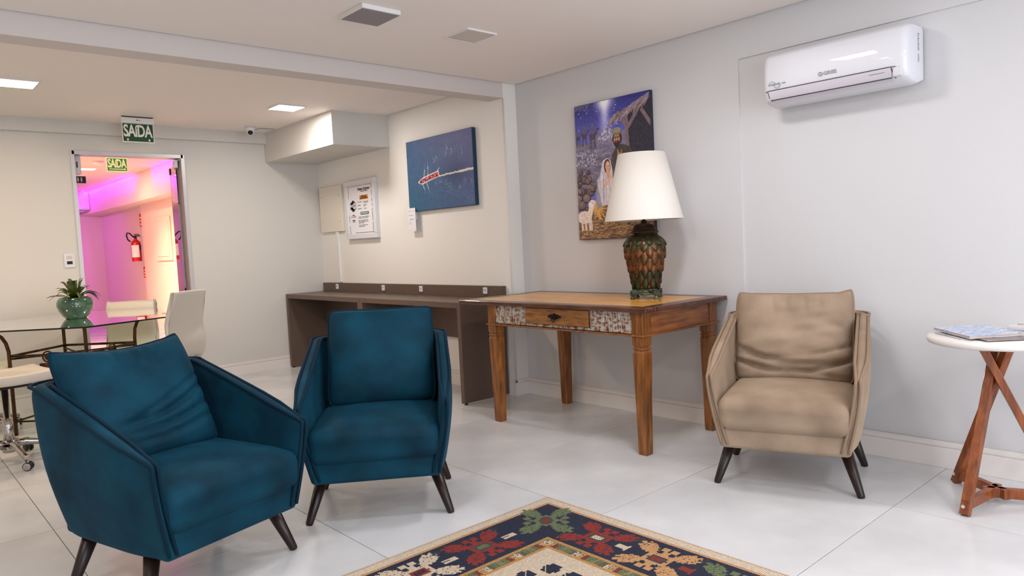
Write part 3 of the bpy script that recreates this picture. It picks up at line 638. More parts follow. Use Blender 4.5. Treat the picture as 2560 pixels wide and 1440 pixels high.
# standing bearded man
im.poly([(.50, .40), (.56, .345), (.64, .33), (.74, .36), (.80, .44), (.84, .52), (.83, .80), (.48, .80), (.46, .5)], (52, 46, 46))
im.poly([(.57, .36), (.61, .40), (.63, .36), (.66, .6), (.57, .6)], (146, 108, 72))
for k in range(40): x = r_.uniform(.49, .82); im.line(x, .40+r_.random()*.06, x+r_.uniform(-.02, .02), .7, .0035, r_.choice([(80, 72, 70), (34, 30, 34), (108, 98, 96)]), .6)
im.ell(.575, .285, .062, .055, (30, 22, 24)); im.ell(.57, .292, .042, .042, (158, 104, 78)); im.ell(.572, .325, .038, .026, (32, 22, 22)); im.ell(.575, .240, .064, .024, (104, 92, 80)); im.ell(.575, .228, .052, .020, (128, 116, 98))
for q in (.553, .585): im.ell(q, .284, .008, .003, (40, 24, 20))
im.line(.569, .288, .566, .302, .005, (176, 122, 94)); im.ell(.569, .313, .013, .003, (120, 60, 54)); im.line(.54, .277, .562, .278, .004, (30, 20, 20)); im.line(.576, .278, .6, .277, .004, (30, 20, 20))
# kneeling veiled woman
im.poly([(.37, .43), (.43, .415), (.48, .44), (.50, .52), (.50, .75), (.34, .76), (.27, .74), (.28, .64), (.32, .55)], (190, 182, 190))
for k in range(50): x = r_.uniform(.29, .48); im.line(x, .52+r_.random()*.05, x-.02+r_.random()*.03, .73, .0035, r_.choice([(224, 218, 226), (146, 138, 154), (204, 196, 204)]), .6)
im.poly([(.25, .66), (.29, .60), (.34, .76), (.27, .79)], (120, 126, 150), .8)
im.ell(.430, .475, .045, .052, (64, 36, 28)); im.ell(.437, .478, .032, .040, (206, 154, 130)); im.poly([(.41, .51), (.46, .51), (.47, .56), (.42, .57)], (198, 146, 122))
for q in (.425, .452): im.ell(q, .474, .007, .003, (60, 34, 30))
im.ell(.44, .497, .010, .0035, (170, 78, 74)); im.line(.44, .477, .442, .487, .003, (178, 124, 104))
im.line(.39, .62, .45, .57, .014, (206, 156, 134)); im.line(.43, .60, .47, .555, .012, (212, 164, 142))
# lamb
for q in (.05, .10, .155, .18): im.line(q, .86, q+.003, .935, .013, (196, 176, 166)); im.ell(q+.003, .94, .012, .006, (110, 90, 84))
im.ell(.085, .835, .105, .048, (206, 188, 176)); im.line(.16, .82, .19, .76, .034, (214, 198, 186)); im.ell(.205, .735, .046, .026, (220, 204, 192), rot=.3); im.ell(.24, .748, .016, .012, (190, 160, 150)); im.ell(.165, .728, .020, .010, (196, 164, 152), rot=-.5); im.ell(.212, .731, .006, .004, (30, 24, 24)); im.ell(.175, .745, .025, .02, (226, 212, 202))
for k in range(120): x, y = r_.gauss(.09, .05), r_.gauss(.835, .02); im.ell(x, y, .008, .006, r_.choice([(228, 214, 204), (180, 160, 150)]), .35)
im.noise(70, 14, 5); im.noise(160, 22, 9); im.a = np.clip(im.a*1.12+10, 0, 255)
t = thing('nativity_canvas', 'canvas print of a starry night stable scene with a lamb, behind the lamp', 'picture', (XW, 3.175, 1.186))
obj('canvas_body', MB().box((-.030, -.328, 0), (-.001, .328, .935)), mat('canvas_dark', (44, 34, 48), .6), t, bevel=.003)
obj('canvas_print', print_mesh('canvas_print', im, lambda u, v: (-.0312, .326-.652*u, .932-.929*v), PRINT), PRINT, t)

# ================================================================== AIR CONDITIONER
t = thing('wall_air_conditioner', 'white split air conditioner mounted high on the right wall', 'air conditioner', (XW, 1.625, 1.845))
hw = .360
def prof(ins=0):
    return [(.0, .275), (-.02, .285), (-.12, .283), (-.165, .274), (-.188, .255), (-.2, .22), (-.205, .13), (-.2, .065), (-.185, .03), (-.15, .012), (-.08, .0), (.0, .022)]
# casing: profile in x,z swept along y with rounded ends
mb = MB(); ys = [(-hw, .86), (-hw+.006, .92), (-hw+.018, .972), (-hw+.035, 1), (-.2, 1), (0, 1), (.2, 1), (hw-.035, 1), (hw-.018, .972), (hw-.006, .92), (hw, .86)]
P0 = prof(); vs = []; fs = []; n = len(P0)
for y, k in ys:
    for px_, pz in P0: vs.append((px_*k if px_ else 0, y, (pz-.14)*(1-(1-k)*.55)+.14))
for j in range(len(ys)-1):
    for i in range(n-1): a = j*n+i; fs.append((a, a+n, a+n+1, a+1))
fs.append(tuple(range(n))); fs.append(tuple(range((len(ys)-1)*n+n-1, (len(ys)-1)*n-1, -1)))
mb.add(vs, fs, True); cs = obj('casing', mb, WHITEP, t, bevel=.004)
# flap, gap lines, display, screens
def ac_line(pts, r, m, name): obj(name, MB().tube(pts, r, 6), m, t)
obj('air_flap', MB().add([(-.2065, -hw+.07, .076), (-.2065, hw-.035, .076), (-.196, hw-.035, .036), (-.196, -hw+.07, .036), (-.17, hw-.035, .015), (-.17, -hw+.07, .015)], [(0, 3, 2, 1), (3, 5, 4, 2)], True), mat('flap_grey', (206, 200, 208), .3), t)
obj('flap_end_cap', MB().rbox((-.1925, -hw+.046, .056), (.022, .046, .050), .0105, 3), mat('cap_grey', (206, 204, 210), .4), t)
ac_line([(-.2055, -hw+.05, .078), (-.2058, -hw+.08, .080), (-.2058, hw-.04, .080), (-.2, hw-.02, .076)], .0016, DARKLINE, 'flap_gap')
ac_line([(-.1945, -hw+.07, .030), (-.1945, hw-.05, .030)], .0022, INK, 'outlet_gap'); ac_line([(-.2065, -hw+.07, .076), (-.197, -hw+.062, .045), (-.186, -hw+.055, .026)], .0018, INK, 'outlet_gap'); ac_line([(-.2065, hw-.035, .076), (-.198, hw-.04, .045), (-.188, hw-.05, .026)], .0018, INK, 'outlet_gap')
ac_line([(-.2035, -hw+.10, .060), (-.2035, -hw+.17, .060)], .0010, INKG, 'flap_text')
obj('brand_lettering', text_mb('GREE', .024, FX(-.2066, -.005, .113), extrude=.0004, offset=.0006, sx=1.2), SILVERINK, t)
mb = MB(); mb.tube([(-.2066, .042+.009*math.cos(a/12*2*math.pi), .113+.009*math.sin(a/12*2*math.pi)) for a in range(12)], .0020, 5, closed=True); mb.box((-.2075, .035, .110), (-.2062, .043, .1135)); obj('brand_emblem', mb, SILVERINK, t)
obj('inverter_lettering', text_mb('INVERTER', .015, FX(-.2062, .288, .108), extrude=.0004, offset=.0003), SILVERINK, t)
mb = MB(); mb.tube([(-.2060, .30+.018*math.cos(a), .107+.018*math.sin(a)) for a in [math.pi*i/10 for i in range(11)]], .0014, 5); mb.tube([(-.2060, .272+.018*math.cos(a), .107+.018*math.sin(a)) for a in [math.pi+math.pi*i/10 for i in range(11)]], .0014, 5); obj('inverter_emblem', mb, SILVERINK, t)
obj('wifi_lettering', text_mb('WIFI', .010, FX(-.2062, .236, .108), extrude=.0004, offset=.0003), SILVERINK, t)
mb = MB()
for i in range(18):
    if i in (11, 12): continue
    mb.box((-.07, -hw-.0012, .235-i*.0075), (-.07+(.014 if i % 3 else .020), -hw-.0002+.002, .238-i*.0075))
obj('side_label', mb, INKG, t)

# ================================================================== WOODEN TABLE
tx0, tx1, ty0, ty1, tz = 3.030, 3.822, 2.345, 3.945, .815
t = thing('wooden_table', 'rustic wooden table with a drawer and worn white-red painted front, against the wall', 'table', (3.07, 2.40, 0))
def L3(x, y, z): return (x-3.07, y-2.40, z)
bw = .085
mb = MB(); th = .026
for a, b in (((tx0, ty0), (tx0+bw, ty1)), ((tx1-bw, ty0), (tx1, ty1)), ((tx0+bw, ty0), (tx1-bw, ty0+bw)), ((tx0+bw, ty1-bw), (tx1-bw, ty1))):
    mb.box(L3(a[0], a[1], tz-th), L3(b[0], b[1], tz))
obj('top_border', mb, WOODB, t, bevel=.006, seg=3, label='dark brown border of the table top')
nb = 5; wbd = (tx1-tx0-2*bw)/nb
for i in range(nb):
    x0 = tx0+bw+i*wbd; obj('top_board', MB().box(L3(x0+.0007, ty0+bw+.0007, tz-th+.004), L3(x0+wbd-.0007, ty1-bw-.0007, tz-.0008-.0006*(i % 2))), WOODT, t)
obj('top_peg', MB().lathe([(.0045, -.001), (.0045, .001)], 10, L3(tx0+.06, ty0, tz-.013), 'y'), WOODZ, t)
# apron
AX0, AX1, AY0, AY1, az0, az1 = 3.07, 3.79, 2.40, 3.685, .664, .789
LW = .075
obj('front_apron', MB().box(L3(AX0+.012, AY0+LW, az0), L3(AX0+.03, AY1-LW, az1)), mat('drawer_cavity', (60, 34, 16), .7), t)
obj('painted_panel', MB().box(L3(AX0+.004, 3.318, az0+.004), L3(AX0+.013, AY1-LW, az1)), DISTRESS, t, label='worn white and red painted panel left of the drawer')
obj('painted_panel', MB().box(L3(AX0+.004, AY0+LW, az0+.004), L3(AX0+.013, 2.778, az1)), DISTRESS, t, label='worn white and red painted panel right of the drawer')
obj('painted_panel', MB().box(L3(AX0+.004, 2.778, az0+.004), L3(AX0+.013, 3.318, .683)), DISTRESS, t)
dr = obj('drawer', MB().box(L3(AX0-.010, 2.785, .686), L3(AX0+.012, 3.308, .784)), WOODY, t, bevel=.004)
hy_, hz_ = 3.050-2.40, .737; mb = MB()
pl = [(-.056, 0), (-.05, .008), (-.042, .004), (-.036, .012), (-.026, .014), (-.014, .012), (-.006, .019), (.006, .019), (.014, .012), (.026, .014), (.036, .012), (.042, .004), (.05, .008), (.056, 0), (.05, -.008), (.042, -.004), (.036, -.012), (.022, -.012), (.010, -.018), (-.010, -.018), (-.022, -.012), (-.036, -.012), (-.042, -.004), (-.05, -.008)]
mb.prism([(hy_+a, hz_+b) for a, b in pl], -.0135, -.0105, 'x'); mb.lathe([(.012, -.02), (.016, -.013)], 14, (0, hy_, hz_), 'x')
obj('handle_plate', mb, mat('black_iron', (20, 14, 12), .5, .5), dr); obj('drop_ring', MB().tube([(-.022, hy_+.013*math.sin(a), hz_-.016+.016*math.cos(a)) for a in [2*math.pi*i/14 for i in range(14)]], .0028, 6, closed=True), mat('black_iron', (20, 14, 12), .5, .5), dr)
obj('side_apron', MB().box(L3(AX0+LW, AY0+.006, az0), L3(AX1-LW, AY0+.026, az1)), WOODX, t)
obj('side_apron', MB().box(L3(AX0+LW, AY1-.026, az0), L3(AX1-LW, AY1-.006, az1)), WOODX, t)
obj('back_apron', MB().box(L3(AX1-.03, AY0+LW, az0), L3(AX1-.01, AY1-LW, az1)), WOODY, t)
mb = MB(); o_ = .012
mb.box(L3(AX0-o_, AY0-o_, az0-.010), L3(AX0+.03, AY1+o_, az0)); mb.box(L3(AX0+.03, AY0-o_, az0-.010), L3(AX1+o_, AY0+.026, az0)); mb.box(L3(AX0+.03, AY1-.026, az0-.010), L3(AX1+o_, AY1+o_, az0))
obj('moulding', mb, WOODX, t, bevel=.004, seg=3)
def sq(mb, prof, cx, cy):
    vs = []; fs = []
    for k, (h, z, ox, oy) in enumerate(prof): vs += [(cx+ox+sx*h, cy+oy+sy*h, z) for sx, sy in ((-1, -1), (1, -1), (1, 1), (-1, 1))]
    n = len(prof)
    for j in range(n-1):
        for i in range(4): a = j*4+i; b = j*4+(i+1) % 4; fs.append((a, b, b+4, a+4))
    fs += [(3, 2, 1, 0), tuple((n-1)*4+i for i in range(4))]; mb.add(vs, fs)
for i, (cx, cy, sx, sy) in enumerate(((0, 0, 1, 1), (0, 1, 1, -1), (1, 0, -1, 1), (1, 1, -1, -1))):
    x = (LW/2 if cx == 0 else AX1-AX0-LW/2); y = (LW/2 if cy == 0 else AY1-AY0-LW/2); h = LW/2
    pr = [(.027, 0, -.006*sx*0, 0), (.0285, .03, 0, 0), (.031, .25, 0, 0), (.036, .50, 0, 0), (.037, .562, 0, 0), (.034, .572, 0, 0), (.0315, .576, 0, 0), (.0315, .579, 0, 0), (.0365, .582, 0, 0), (.0365, .589, 0, 0), (.0315, .592, 0, 0), (.0315, .598, 0, 0), (.037, .606, 0, 0), (.0375, .612, 0, 0), (.0375, .789, 0, 0)]
    mb = MB(); sq(mb, pr, x, y); obj('leg', mb, WOODZ, t, bevel=.0015)

# ------------------------------------------------------------------ lamp
lx, ly = 3.545, 2.731
t = thing('table_lamp', 'table lamp with a copper lotus-leaf jar base and cream cone shade on the wooden table', 'lamp', (lx, ly, tz), math.radians(-63)); t.scale = (.946, .946, .946)
mb = MB(); s_ = .086
mb.box((-s_, -s_, .042), (s_, s_, .056)); mb.box((-s_+.008, -s_+.008, .030), (s_-.008, s_-.008, .042)); mb.box((-s_+.012, -s_+.012, .056), (s_-.012, s_-.012, .062))
for sx in (-1, 1):
    for sy in (-1, 1): mb.box((min(sx*s_*1.03, sx*(s_-.028)), min(sy*s_*1.03, sy*(s_-.028)), .024), (max(sx*s_*1.03, sx*(s_-.028)), max(sy*s_*1.03, sy*(s_-.028)), .054))
for ang in range(4):
    M = Matrix.Rotation(ang*math.pi/2, 4, 'Z'); mb.prism([(-.055, .040), (.055, .040), (.045, .030), (.028, .030), (.018, .020), (.008, .018), (0, .010), (-.008, .018), (-.018, .020), (-.028, .030), (-.045, .030)], -s_+.002, -s_+.010, 'y', M)
obj('stand', mb, VERD, t, bevel=.0015)
for sx in (-1, 1):
    for sy in (-1, 1): obj('foot', MB().lathe([(.014, 0), (.017, .003), (.015, .010), (.009, .016), (.010, .026)], 12, (sx*.075, sy*.075, 0)), VERD, t)
jar = [(.078, .060), (.080, .075), (.088, .12), (.100, .18), (.115, .25), (.124, .30), (.126, .33), (.122, .36), (.108, .385), (.088, .400), (.078, .405), (.076, .420)]
def jr(z):
    for (r0, z0), (r1, z1) in zip(jar, jar[1:]):
        if z0 <= z <= z1: return r0+(r1-r0)*(z-z0)/(z1-z0)
    return jar[-1][0] if z > .42 else jar[0][0]
obj('jar', MB().lathe([(0, .060)]+[(r-.006, z) for r, z in jar], 40, cap=False), BRONZE, t)
def leaf_mesh(zc, hh, n):
    """overlapping pointed lotus petal wrapped on the jar, point down, ridge in the middle"""
    mb = MB(); vs = []; fs = []; NU, NV = 6, 7; half = math.pi/n*1.04
    for j in range(NV+1):
        v = j/NV; z = zc+hh*(.5-v)                       # top -> bottom
        wd = (1 if v < .35 else max(0.02, math.cos((v-.35)/.65*math.pi/2)**.75)); r = jr(max(.061, min(.42, z)))
        for i in range(NU+1):
            u = -1+2*i/NU; a = u*half*wd; lift = .001+.014*v*(1-.45*abs(u))+(.005 if i == NU//2 else 0)-.005*(abs(u) > .9)
            if 0: pass
            rr = r-.003+lift*(1 if v < .97 else .8); vs.append((rr*math.sin(a), -rr*math.cos(a), z))
    for j in range(NV):
        for i in range(NU): a = j*(NU+1)+i; fs.append((a, a+NU+1, a+NU+2, a+1))
    k = len(vs); vs += [(x*.94, y*.94, z) for x, y, z in vs]
    ring = [i for i in range(NU+1)]+[j*(NU+1)+NU for j in range(1, NV+1)]+[NV*(NU+1)+i for i in range(NU-1, -1, -1)]+[j*(NU+1) for j in range(NV-1, 0, -1)]
    for a, b in zip(ring, ring[1:]+ring[:1]): fs.append((a, b, b+k, a+k))
    mb.add(vs, fs, True); return mb.mesh('lotus_leaf', PATINA if zc > .35 or zc < .11 else BRONZE)
rows = [(.100, .085), (.138, .095), (.180, .105), (.222, .108), (.264, .108), (.305, .104), (.342, .095), (.372, .075)]
for k, (zc, hh) in enumerate(rows):
    n = 10; me = leaf_mesh(zc, hh, n)
    for i in range(n):
        o = obj('lotus_leaf', me, BRONZE, t); o.rotation_euler = (0, 0, 2*math.pi*(i+.5*(k % 2))/n+.13)
obj('lid', MB().lathe([(.076, .416), (.090, .419), (.093, .424), (.088, .430), (.076, .436), (.073, .452), (.064, .468), (.046, .478), (.022, .482), (.018, .486), (.018, .50)], 36), mat('dark_bronze', (52, 34, 22), .4, .7, col2=(70, 58, 40), nscale=14, bump=.2), t)
obj('neck', MB().tube([(0, 0, .48), (0, 0, .62)], .010, 12), INK, t)
obj('bulb_socket', MB().lathe([(.02, .60), (.02, .66), (.03, .69), (.032, .72), (.02, .755), (0, .765)], 16), WHITEM, t)
sh = obj('lamp_shade', MB().lathe([(.250, .502), (.150, .925), (.1485, .925), (.2485, .502), (.250, .502)], 64, cap=False), SHADE, t)
obj('spider', MB().tube([(-.148, 0, .915), (.148, 0, .915)], .002, 6).tube([(0, -.148, .915), (0, .148, .915)], .002, 6).tube([(0, 0, .75), (0, 0, .92)], .003, 6), ALU, sh)
obj('power_cord', MB().tube([(.05, -.088, .05), (.06, -.11, .052), (.075, -.16, .062), (.095, -.20, .064), (.115, -.25, .050), (.13, -.29, .022), (.140, -.312, .006)], .0022, 6), mat('brown_cord', (70, 48, 36), .5), t)

# ================================================================== ARMCHAIRS
def sm(x): x = max(0, min(1, x)); return x*x*(3-2*x)
def chair_shell(fab):
    """U-shaped tub: outer wall, rolled top and inner wall, path from left arm front round the back to right arm front"""
    zb = .195
    def top(s):   # s along half path: 0 arm front, 1 back centre
        a = min(1, s/.62); return .540+(.760-.540)*a
    def half(s, v, inner):
        """v 0 bottom ..1 top, returns (x>0,y,z)"""
        zt = top(s); z = zb+(zt-zb)*v
        # outer plan at this height
        zz = (z-zb)/(.75-zb)
        xo = .300+.052*math.sin(min(1, zz*1.5)*math.pi/2)-.012*max(0, zz-.55)*2-.022*(1-sm(s/.22))-.010*(1-zz)*(1-sm(s/.2))
        yf = -.318-.030*min(1, (z-zb)/.34); yb_ = .300+.125*zz
        th_ = .052 if not inner else 0
        x = xo; yB = yb_
        if inner: x = xo-.020-.034*sm(s/.20)-.014*(1-zz); yB = yb_-.075
        R = .10 if not inner else .055
        La = (yB-R)-yf; Lc = R*math.pi/2; Lb = x-R; tot = La+Lc+Lb
        # keep arm/back split at fixed s for even stations
        if s <= .62: q = s/.62; return (x, yf+q*La, z)
        if s <= .80: a = (s-.62)/.18*math.pi/2; return (x-R+R*math.cos(a), yB-R+R*math.sin(a), z)
        q = (s-.80)/.20; return ((x-R)*(1-q), yB, z)
    S_ = [0, .02, .08, .16, .25, .34, .43, .52, .58, .62, .665, .71, .755, .80, .86, .93, 1]
    path = [(1, s) for s in S_]+[(-1, s) for s in S_[-2::-1]]
    prof_ = [(0, 0), (.03, 0), (.12, 0), (.28, 0), (.46, 0), (.64, 0), (.80, 0), (.92, 0), (.975, 0), (1, .5), (.975, 1), (.92, 1), (.8, 1), (.6, 1), (.4, 1), (.2, 1)]
    vs = []; fs = []; n = len(prof_)
    for sg, s in path:
        for v, k in prof_:
            if k == .5: a = half(s, 1, False); b = half(s, 1, True); p = [(a[i]+b[i])/2 for i in range(3)]; p[2] += .006
            else:
                p = list(half(s, v, k == 1))
                if v == .975:  # tuck top edge in for roundness
                    q = half(s, v, k != 1); p = [p[i]+(q[i]-p[i])*.07 for i in range(3)]; 
                if v == 0 and k == 0: q = half(s, v, True); p = [p[i]+(q[i]-p[i])*.35 for i in range(3)]; p[2] -= .004
            vs.append((sg*p[0], p[1], p[2]))
    m = len(path)
    for j in range(m-1):
        for i in range(n-1): a = j*n+i; fs.append((a, a+1, a+n+1, a+n))
        fs.append((j*n, j*n+n, j*n+n+n-1, j*n+n-1))   # bottom closing
    fs.append(tuple(range(n))[::-1]); fs.append(tuple((m-1)*n+i for i in range(n)))
    mb = MB(); mb.add(vs, fs, True)
    # piping paths: outer and inner edge
    pip = []
    for inner, v1 in ((False, .985), (True, .985)):
        pts = []
        for v in (.06, .12, .25, .4, .55, .7, .85, .95): p = half(0, v, inner); pts.append((p[0]-(.004 if not inner else -.002), p[1]-.001, p[2]))
        for s in S_: p = half(s, v1, inner); pts.append((p[0]-(.004 if not inner else -.003)*(s < .62), p[1], p[2]+.002))
        right = pts; left = [(-x, y, z) for x, y, z in pts[-2::-1]]
        pip.append(right+left)
    return mb, pip
def seat_fn(q, h):
    x, y, z = q; hx, hy, hz = h; u, v = x/hx, y/hy
    up = sm((z+hz)/(2*hz))
    z2 = z+up*(.026*(1-u*u)*(1-.6*v*v))-.012*up*max(0, -v-.6)*2
    x2 = x*(1+.02*up); y2 = y-(1-u*u)*.018*(v < 0)*up*abs(v)
    return (x2, y2, z2)
def pillow(w, h, tk, seed, wr, ears=.0, sag=.0):
    N_ = 44; rr = random.Random(seed); vs = []; fs = []
    def P(u, v, side):
        x = w*u*(1-.045*(1-v*v)*abs(u)); z = h*v*(1-.05*(1-u*u)*(1 if v > 0 else .4))
        e = max(0, (1-abs(u)**3.2)*(1-abs(v)**3.2)); t_ = tk*e**.5
        z -= sag*(1-u*u)*max(0, v)
        y = -t_ if side == 0 else t_*.55
        if side == 0: y += wr(u, v)*e**.4
        k_ = 1-.075*abs(u*v)**5; x *= k_; z *= k_
        if v > .6: z += ears*max(0, abs(u)-.75)*4*(v-.6)*2.5*(1 if u > 0 else .6)
        return (x, y, z)
    for side in (0, 1):
        for j in range(N_+1):
            for i in range(N_+1): vs.append(P(-1+2*i/N_, -1+2*j/N_, side))
    K = (N_+1)**2
    for side in (0, 1):
        for j in range(N_):
            for i in range(N_):
                a = side*K+j*(N_+1)+i; q = (a, a+1, a+N_+2, a+N_+1); fs.append(q if side == 0 else q[::-1])
    edge = [P(-1+2*i/N_, -1, 0) for i in range(N_)]+[P(1, -1+2*j/N_, 0) for j in range(N_)]+[P(1-2*i/N_, 1, 0) for i in range(N_)]+[P(-1, 1-2*j/N_, 0) for j in range(N_)]
    mb = MB(); mb.add(vs, fs, True); return mb, edge
def g(x, c, w): return math.exp(-((x-c)/w)**2)
def wr_soft(u, v):    # teal: smooth, slight corner puckers
    return .006*math.sin(3*u+1)*math.sin(2.3*v)+.004*math.sin(9*u*v+2*v)*(abs(u)+abs(v))*.5
def wr_fold(u, v):    # leaning teal pillow: folds crossing the lower right
    y = .004*math.sin(4*u+2*v)
    for c0, sl, cv, am, wd in ((-.42, .20, .25, .032, .045), (-.60, .10, .22, .028, .04), (-.30, .42, .1, .016, .04), (-.75, .05, .2, .02, .04)):
        y += am*g(v, c0+sl*u+cv*u*u, wd)*sm((u+.7)/.6)
    for k, uc in enumerate((-.25, .02, .22, .4)): y += .010*g(u, uc+.25*(1-v)*(.4-k*.1), .025)*sm((v-.25)/.6)
    y -= .006*g(v, .1, .5); return y
def wr_beige(u, v):   # deep sagging swags across the lower third and vertical pulls at the top
    y = .007*math.sin(5*v+3*u)+.0035*math.sin(16*v+5*u*u+2*u)+.0025*math.sin(27*v-6*u)*(.5+.5*math.sin(4*u))
    for c0, sl, cv, am, wd in ((-.78, .03, .30, .050, .05), (-.60, -.14, .26, .034, .045), (-.48, .10, .22, .022, .04), (-.70, -.30, .1, .018, .03)):
        y += am*g(v, c0+sl*u+cv*u*u, wd)*(.35+.65*sm((abs(u)-.05)/.5))
    for uc in (-.35, -.12, .18, .42): y += .014*g(u, uc+.12*(1-v), .03)*sm((v-.35)/.5)
    y += .008*g(v-.0, .45-.35*u, .05)*sm((u-.4)/.4); return y
def armchair(label, loc, rz, fab, pip_m, wr, pil, ears, legm, group=None, sag=.0):
    t = thing('armchair', label, 'armchair', loc, rz, group)
    sh_, pips = chair_shell(fab); obj('shell', sh_, fab, t, subsurf=1)
    for p in pips: obj('piping', MB().tube(p, .0068, 8), pip_m, t)
    mb = MB().rbox((0, -.005, .248), (.560, .63, .105), .022, 4); obj('seat_frame', mb, fab, t)
    mb = MB().rbox((0, -.075, .362), (.556, .56, .150), .045, 12, seat_fn); obj('seat_cushion', mb, fab, t)
    cx_, w_, yt, zt_, yb2, zb2, roll = pil; ph = math.hypot(yt-yb2, zt_-zb2)/2
    pl_, edge = pillow(w_, ph, .085, 3, wr, ears, sag)
    M = Matrix.Translation((cx_, (yt+yb2)/2, (zt_+zb2)/2)) @ Matrix.Rotation(-math.atan2(yt-yb2, zt_-zb2), 4, 'X') @ Matrix.Rotation(roll, 4, 'Y')
    pl_.v = [tuple(M @ Vector(v)) for v in pl_.v]; bc = obj('back_cushion', pl_, fab, t)
    obj('piping', MB().tube([M @ Vector(e) for e in edge], .0065, 6, closed=True), pip_m, bc)
    for sx in (-1, 1):
        for sy in (-1, 1):
            a = (sx*.3126, sy*.2386, 0); b = (sx*.245, sy*(.185 if sy < 0 else .19), .205)
            mb = MB().tube([a, tuple(a[i]+(b[i]-a[i])*.04 for i in range(3)), b], [.0145, .0165, .029], 16); obj('leg', mb, legm, t)
    return t
armchair('taupe suede armchair with rumpled back cushion beside the round side table', (3.2917, 1.6911, 0), -1.2155, BEIGE, BEIGEP, wr_beige, (-.007, .290, .285, .868, .128, .42, 0), .024, LEGD)
armchair('teal velvet armchair in the middle, in front of the brown desk', (1.7597, 2.9519, 0), -.6198, TEAL, TEALP, wr_soft, (.012, .266, .285, .898, .118, .43, .01), .006, LEGD, 'teal velvet armchairs')
armchair('teal velvet armchair in the left foreground with a tilted back cushion', (.8408, 2.890, 0), .2891, TEAL, TEALP, wr_fold, (-.012, .274, .345, .878, .10, .43, 0), .012, LEGD, 'teal velvet armchairs', sag=.028)

# ================================================================== ROUND SIDE TABLE
rc = (3.486, .888)
t = thing('side_table', 'small round side table with white top and crossed reddish wooden legs', 'table', (rc[0], rc[1], 0))
R_ = .252; zt = .712
obj('table_top', MB().lathe([(0, zt-.034), (R_-.02, zt-.034), (R_-.006, zt-.029), (R_, zt-.018), (R_-.003, zt-.006), (R_-.012, zt), (0, zt)], 96, cap=False), MARBLE, t)
feet = [(3.238-rc[0], .934-rc[1]), (3.64-rc[0], 1.085-rc[1]), (3.575-rc[0], .655-rc[1])]
for i, (fx, fy) in enumerate(feet):
    a = math.atan2(fy, fx); off = -.020
    ux, uy = -math.sin(a), math.cos(a)
    p = Vector((fx, fy, .004)); q = Vector((-.055*math.cos(a)+ux*off, -.055*math.sin(a)+uy*off, zt-.034))
    mb = MB(); mb.beam(p, q, .036, .030); obj('leg', mb, WOODE, t, bevel=.002)
    obj('bolt_cap', MB().lathe([(.007, -.001), (.007, .001)], 12, (0, 0, 0), 'x', M=Matrix.Translation((fx+.03*0-.012*math.cos(a)*0-.022, fy, .045))), ALU, t)
    nx, ny = feet[(i+1) % 3]; mx, my = nx*.05, ny*.05
    a2 = math.atan2(fy, fx)+math.radians(14); e = (-.05*math.cos(a2), -.05*math.sin(a2))
    mb = MB(); mb.beam((fx*.98, fy*.98, .045), (e[0], e[1], .045), .026, .042); obj('floor_rail', mb, WOODE, t, bevel=.002)
# reading matter
def slab(name, label, cat, poly, z0, th_, m_cover, m_page, grp=None, printer=None):
    cx = sum(p[0] for p in poly)/len(poly); cy = sum(p[1] for p in poly)/len(poly)
    t_ = thing(name, label, cat, (cx, cy, z0), 0, grp); pl2 = [(p[0]-cx, p[1]-cy) for p in poly]
    obj('pages', MB().prism(pl2, .0012, th_-.0012, 'z'), m_page, t_)
    ex = [(x*1.015, y*1.015) for x, y in pl2]
    obj('cover', MB().prism(ex, th_-.0012, th_, 'z'), m_cover, t_); obj('cover', MB().prism(ex, 0, .0012, 'z'), m_cover, t_); return t_
def rect(cx, cy, a, w_, h_): c, s = math.cos(a), math.sin(a); return [(cx+c*x-s*y, cy+s*x+c*y) for x, y in ((-w_/2, -h_/2), (w_/2, -h_/2), (w_/2, h_/2), (-w_/2, h_/2))]
SKYC = mat('sky_cover', (104, 146, 208), .2, col2=(206, 218, 240), nscale=6, stretch=(2, 8, 1), coat=.6); PAGE = mat('page_edge', (214, 196, 178), .7, col2=(180, 158, 140), nscale=40, stretch=(.3, .3, 40))
DARKC = mat('dark_cover', (40, 36, 50), .25, col2=(150, 120, 100), nscale=14, coat=.4); GREYC = mat('grey_cover', (176, 176, 184), .3, col2=(224, 220, 216), nscale=10)
slab('brochure', 'thin grey leaflet at the bottom of the pile on the round side table', 'brochure', [(3.44, 1.10), (3.285, .955), (3.500, .72), (3.65, .86)], zt+.0005, .003, GREYC, PAPER)
slab('magazine', 'dark-covered magazine lying under the blue book on the round side table', 'magazine', [(3.470, 1.075), (3.268, .860), (3.420, .72), (3.615, .93)], zt+.004, .004, DARKC, PAPER)
slab('book', 'thin book with a glossy sky-blue cover on top of the pile', 'book', [(3.483, 1.118), (3.270, .921), (3.457, .781), (3.670, .978)], zt+.0085, .011, SKYC, PAGE)
t = thing('remote_control', 'white rounded remote control on the round side table at the right edge', 'remote control', (3.632, .812, zt+.0006), math.atan2(-.15, -.075))
obj('body', MB().rbox((0, 0, .016), (.15, .045, .028), .012, 6, lambda q, h: (q[0], q[1], q[2]+.006*(q[0]/h[0]))), WHITEP, t); obj('key_pad', MB().box((-.03, -.012, .0275), (.05, .012, .033)), GREYP, t)

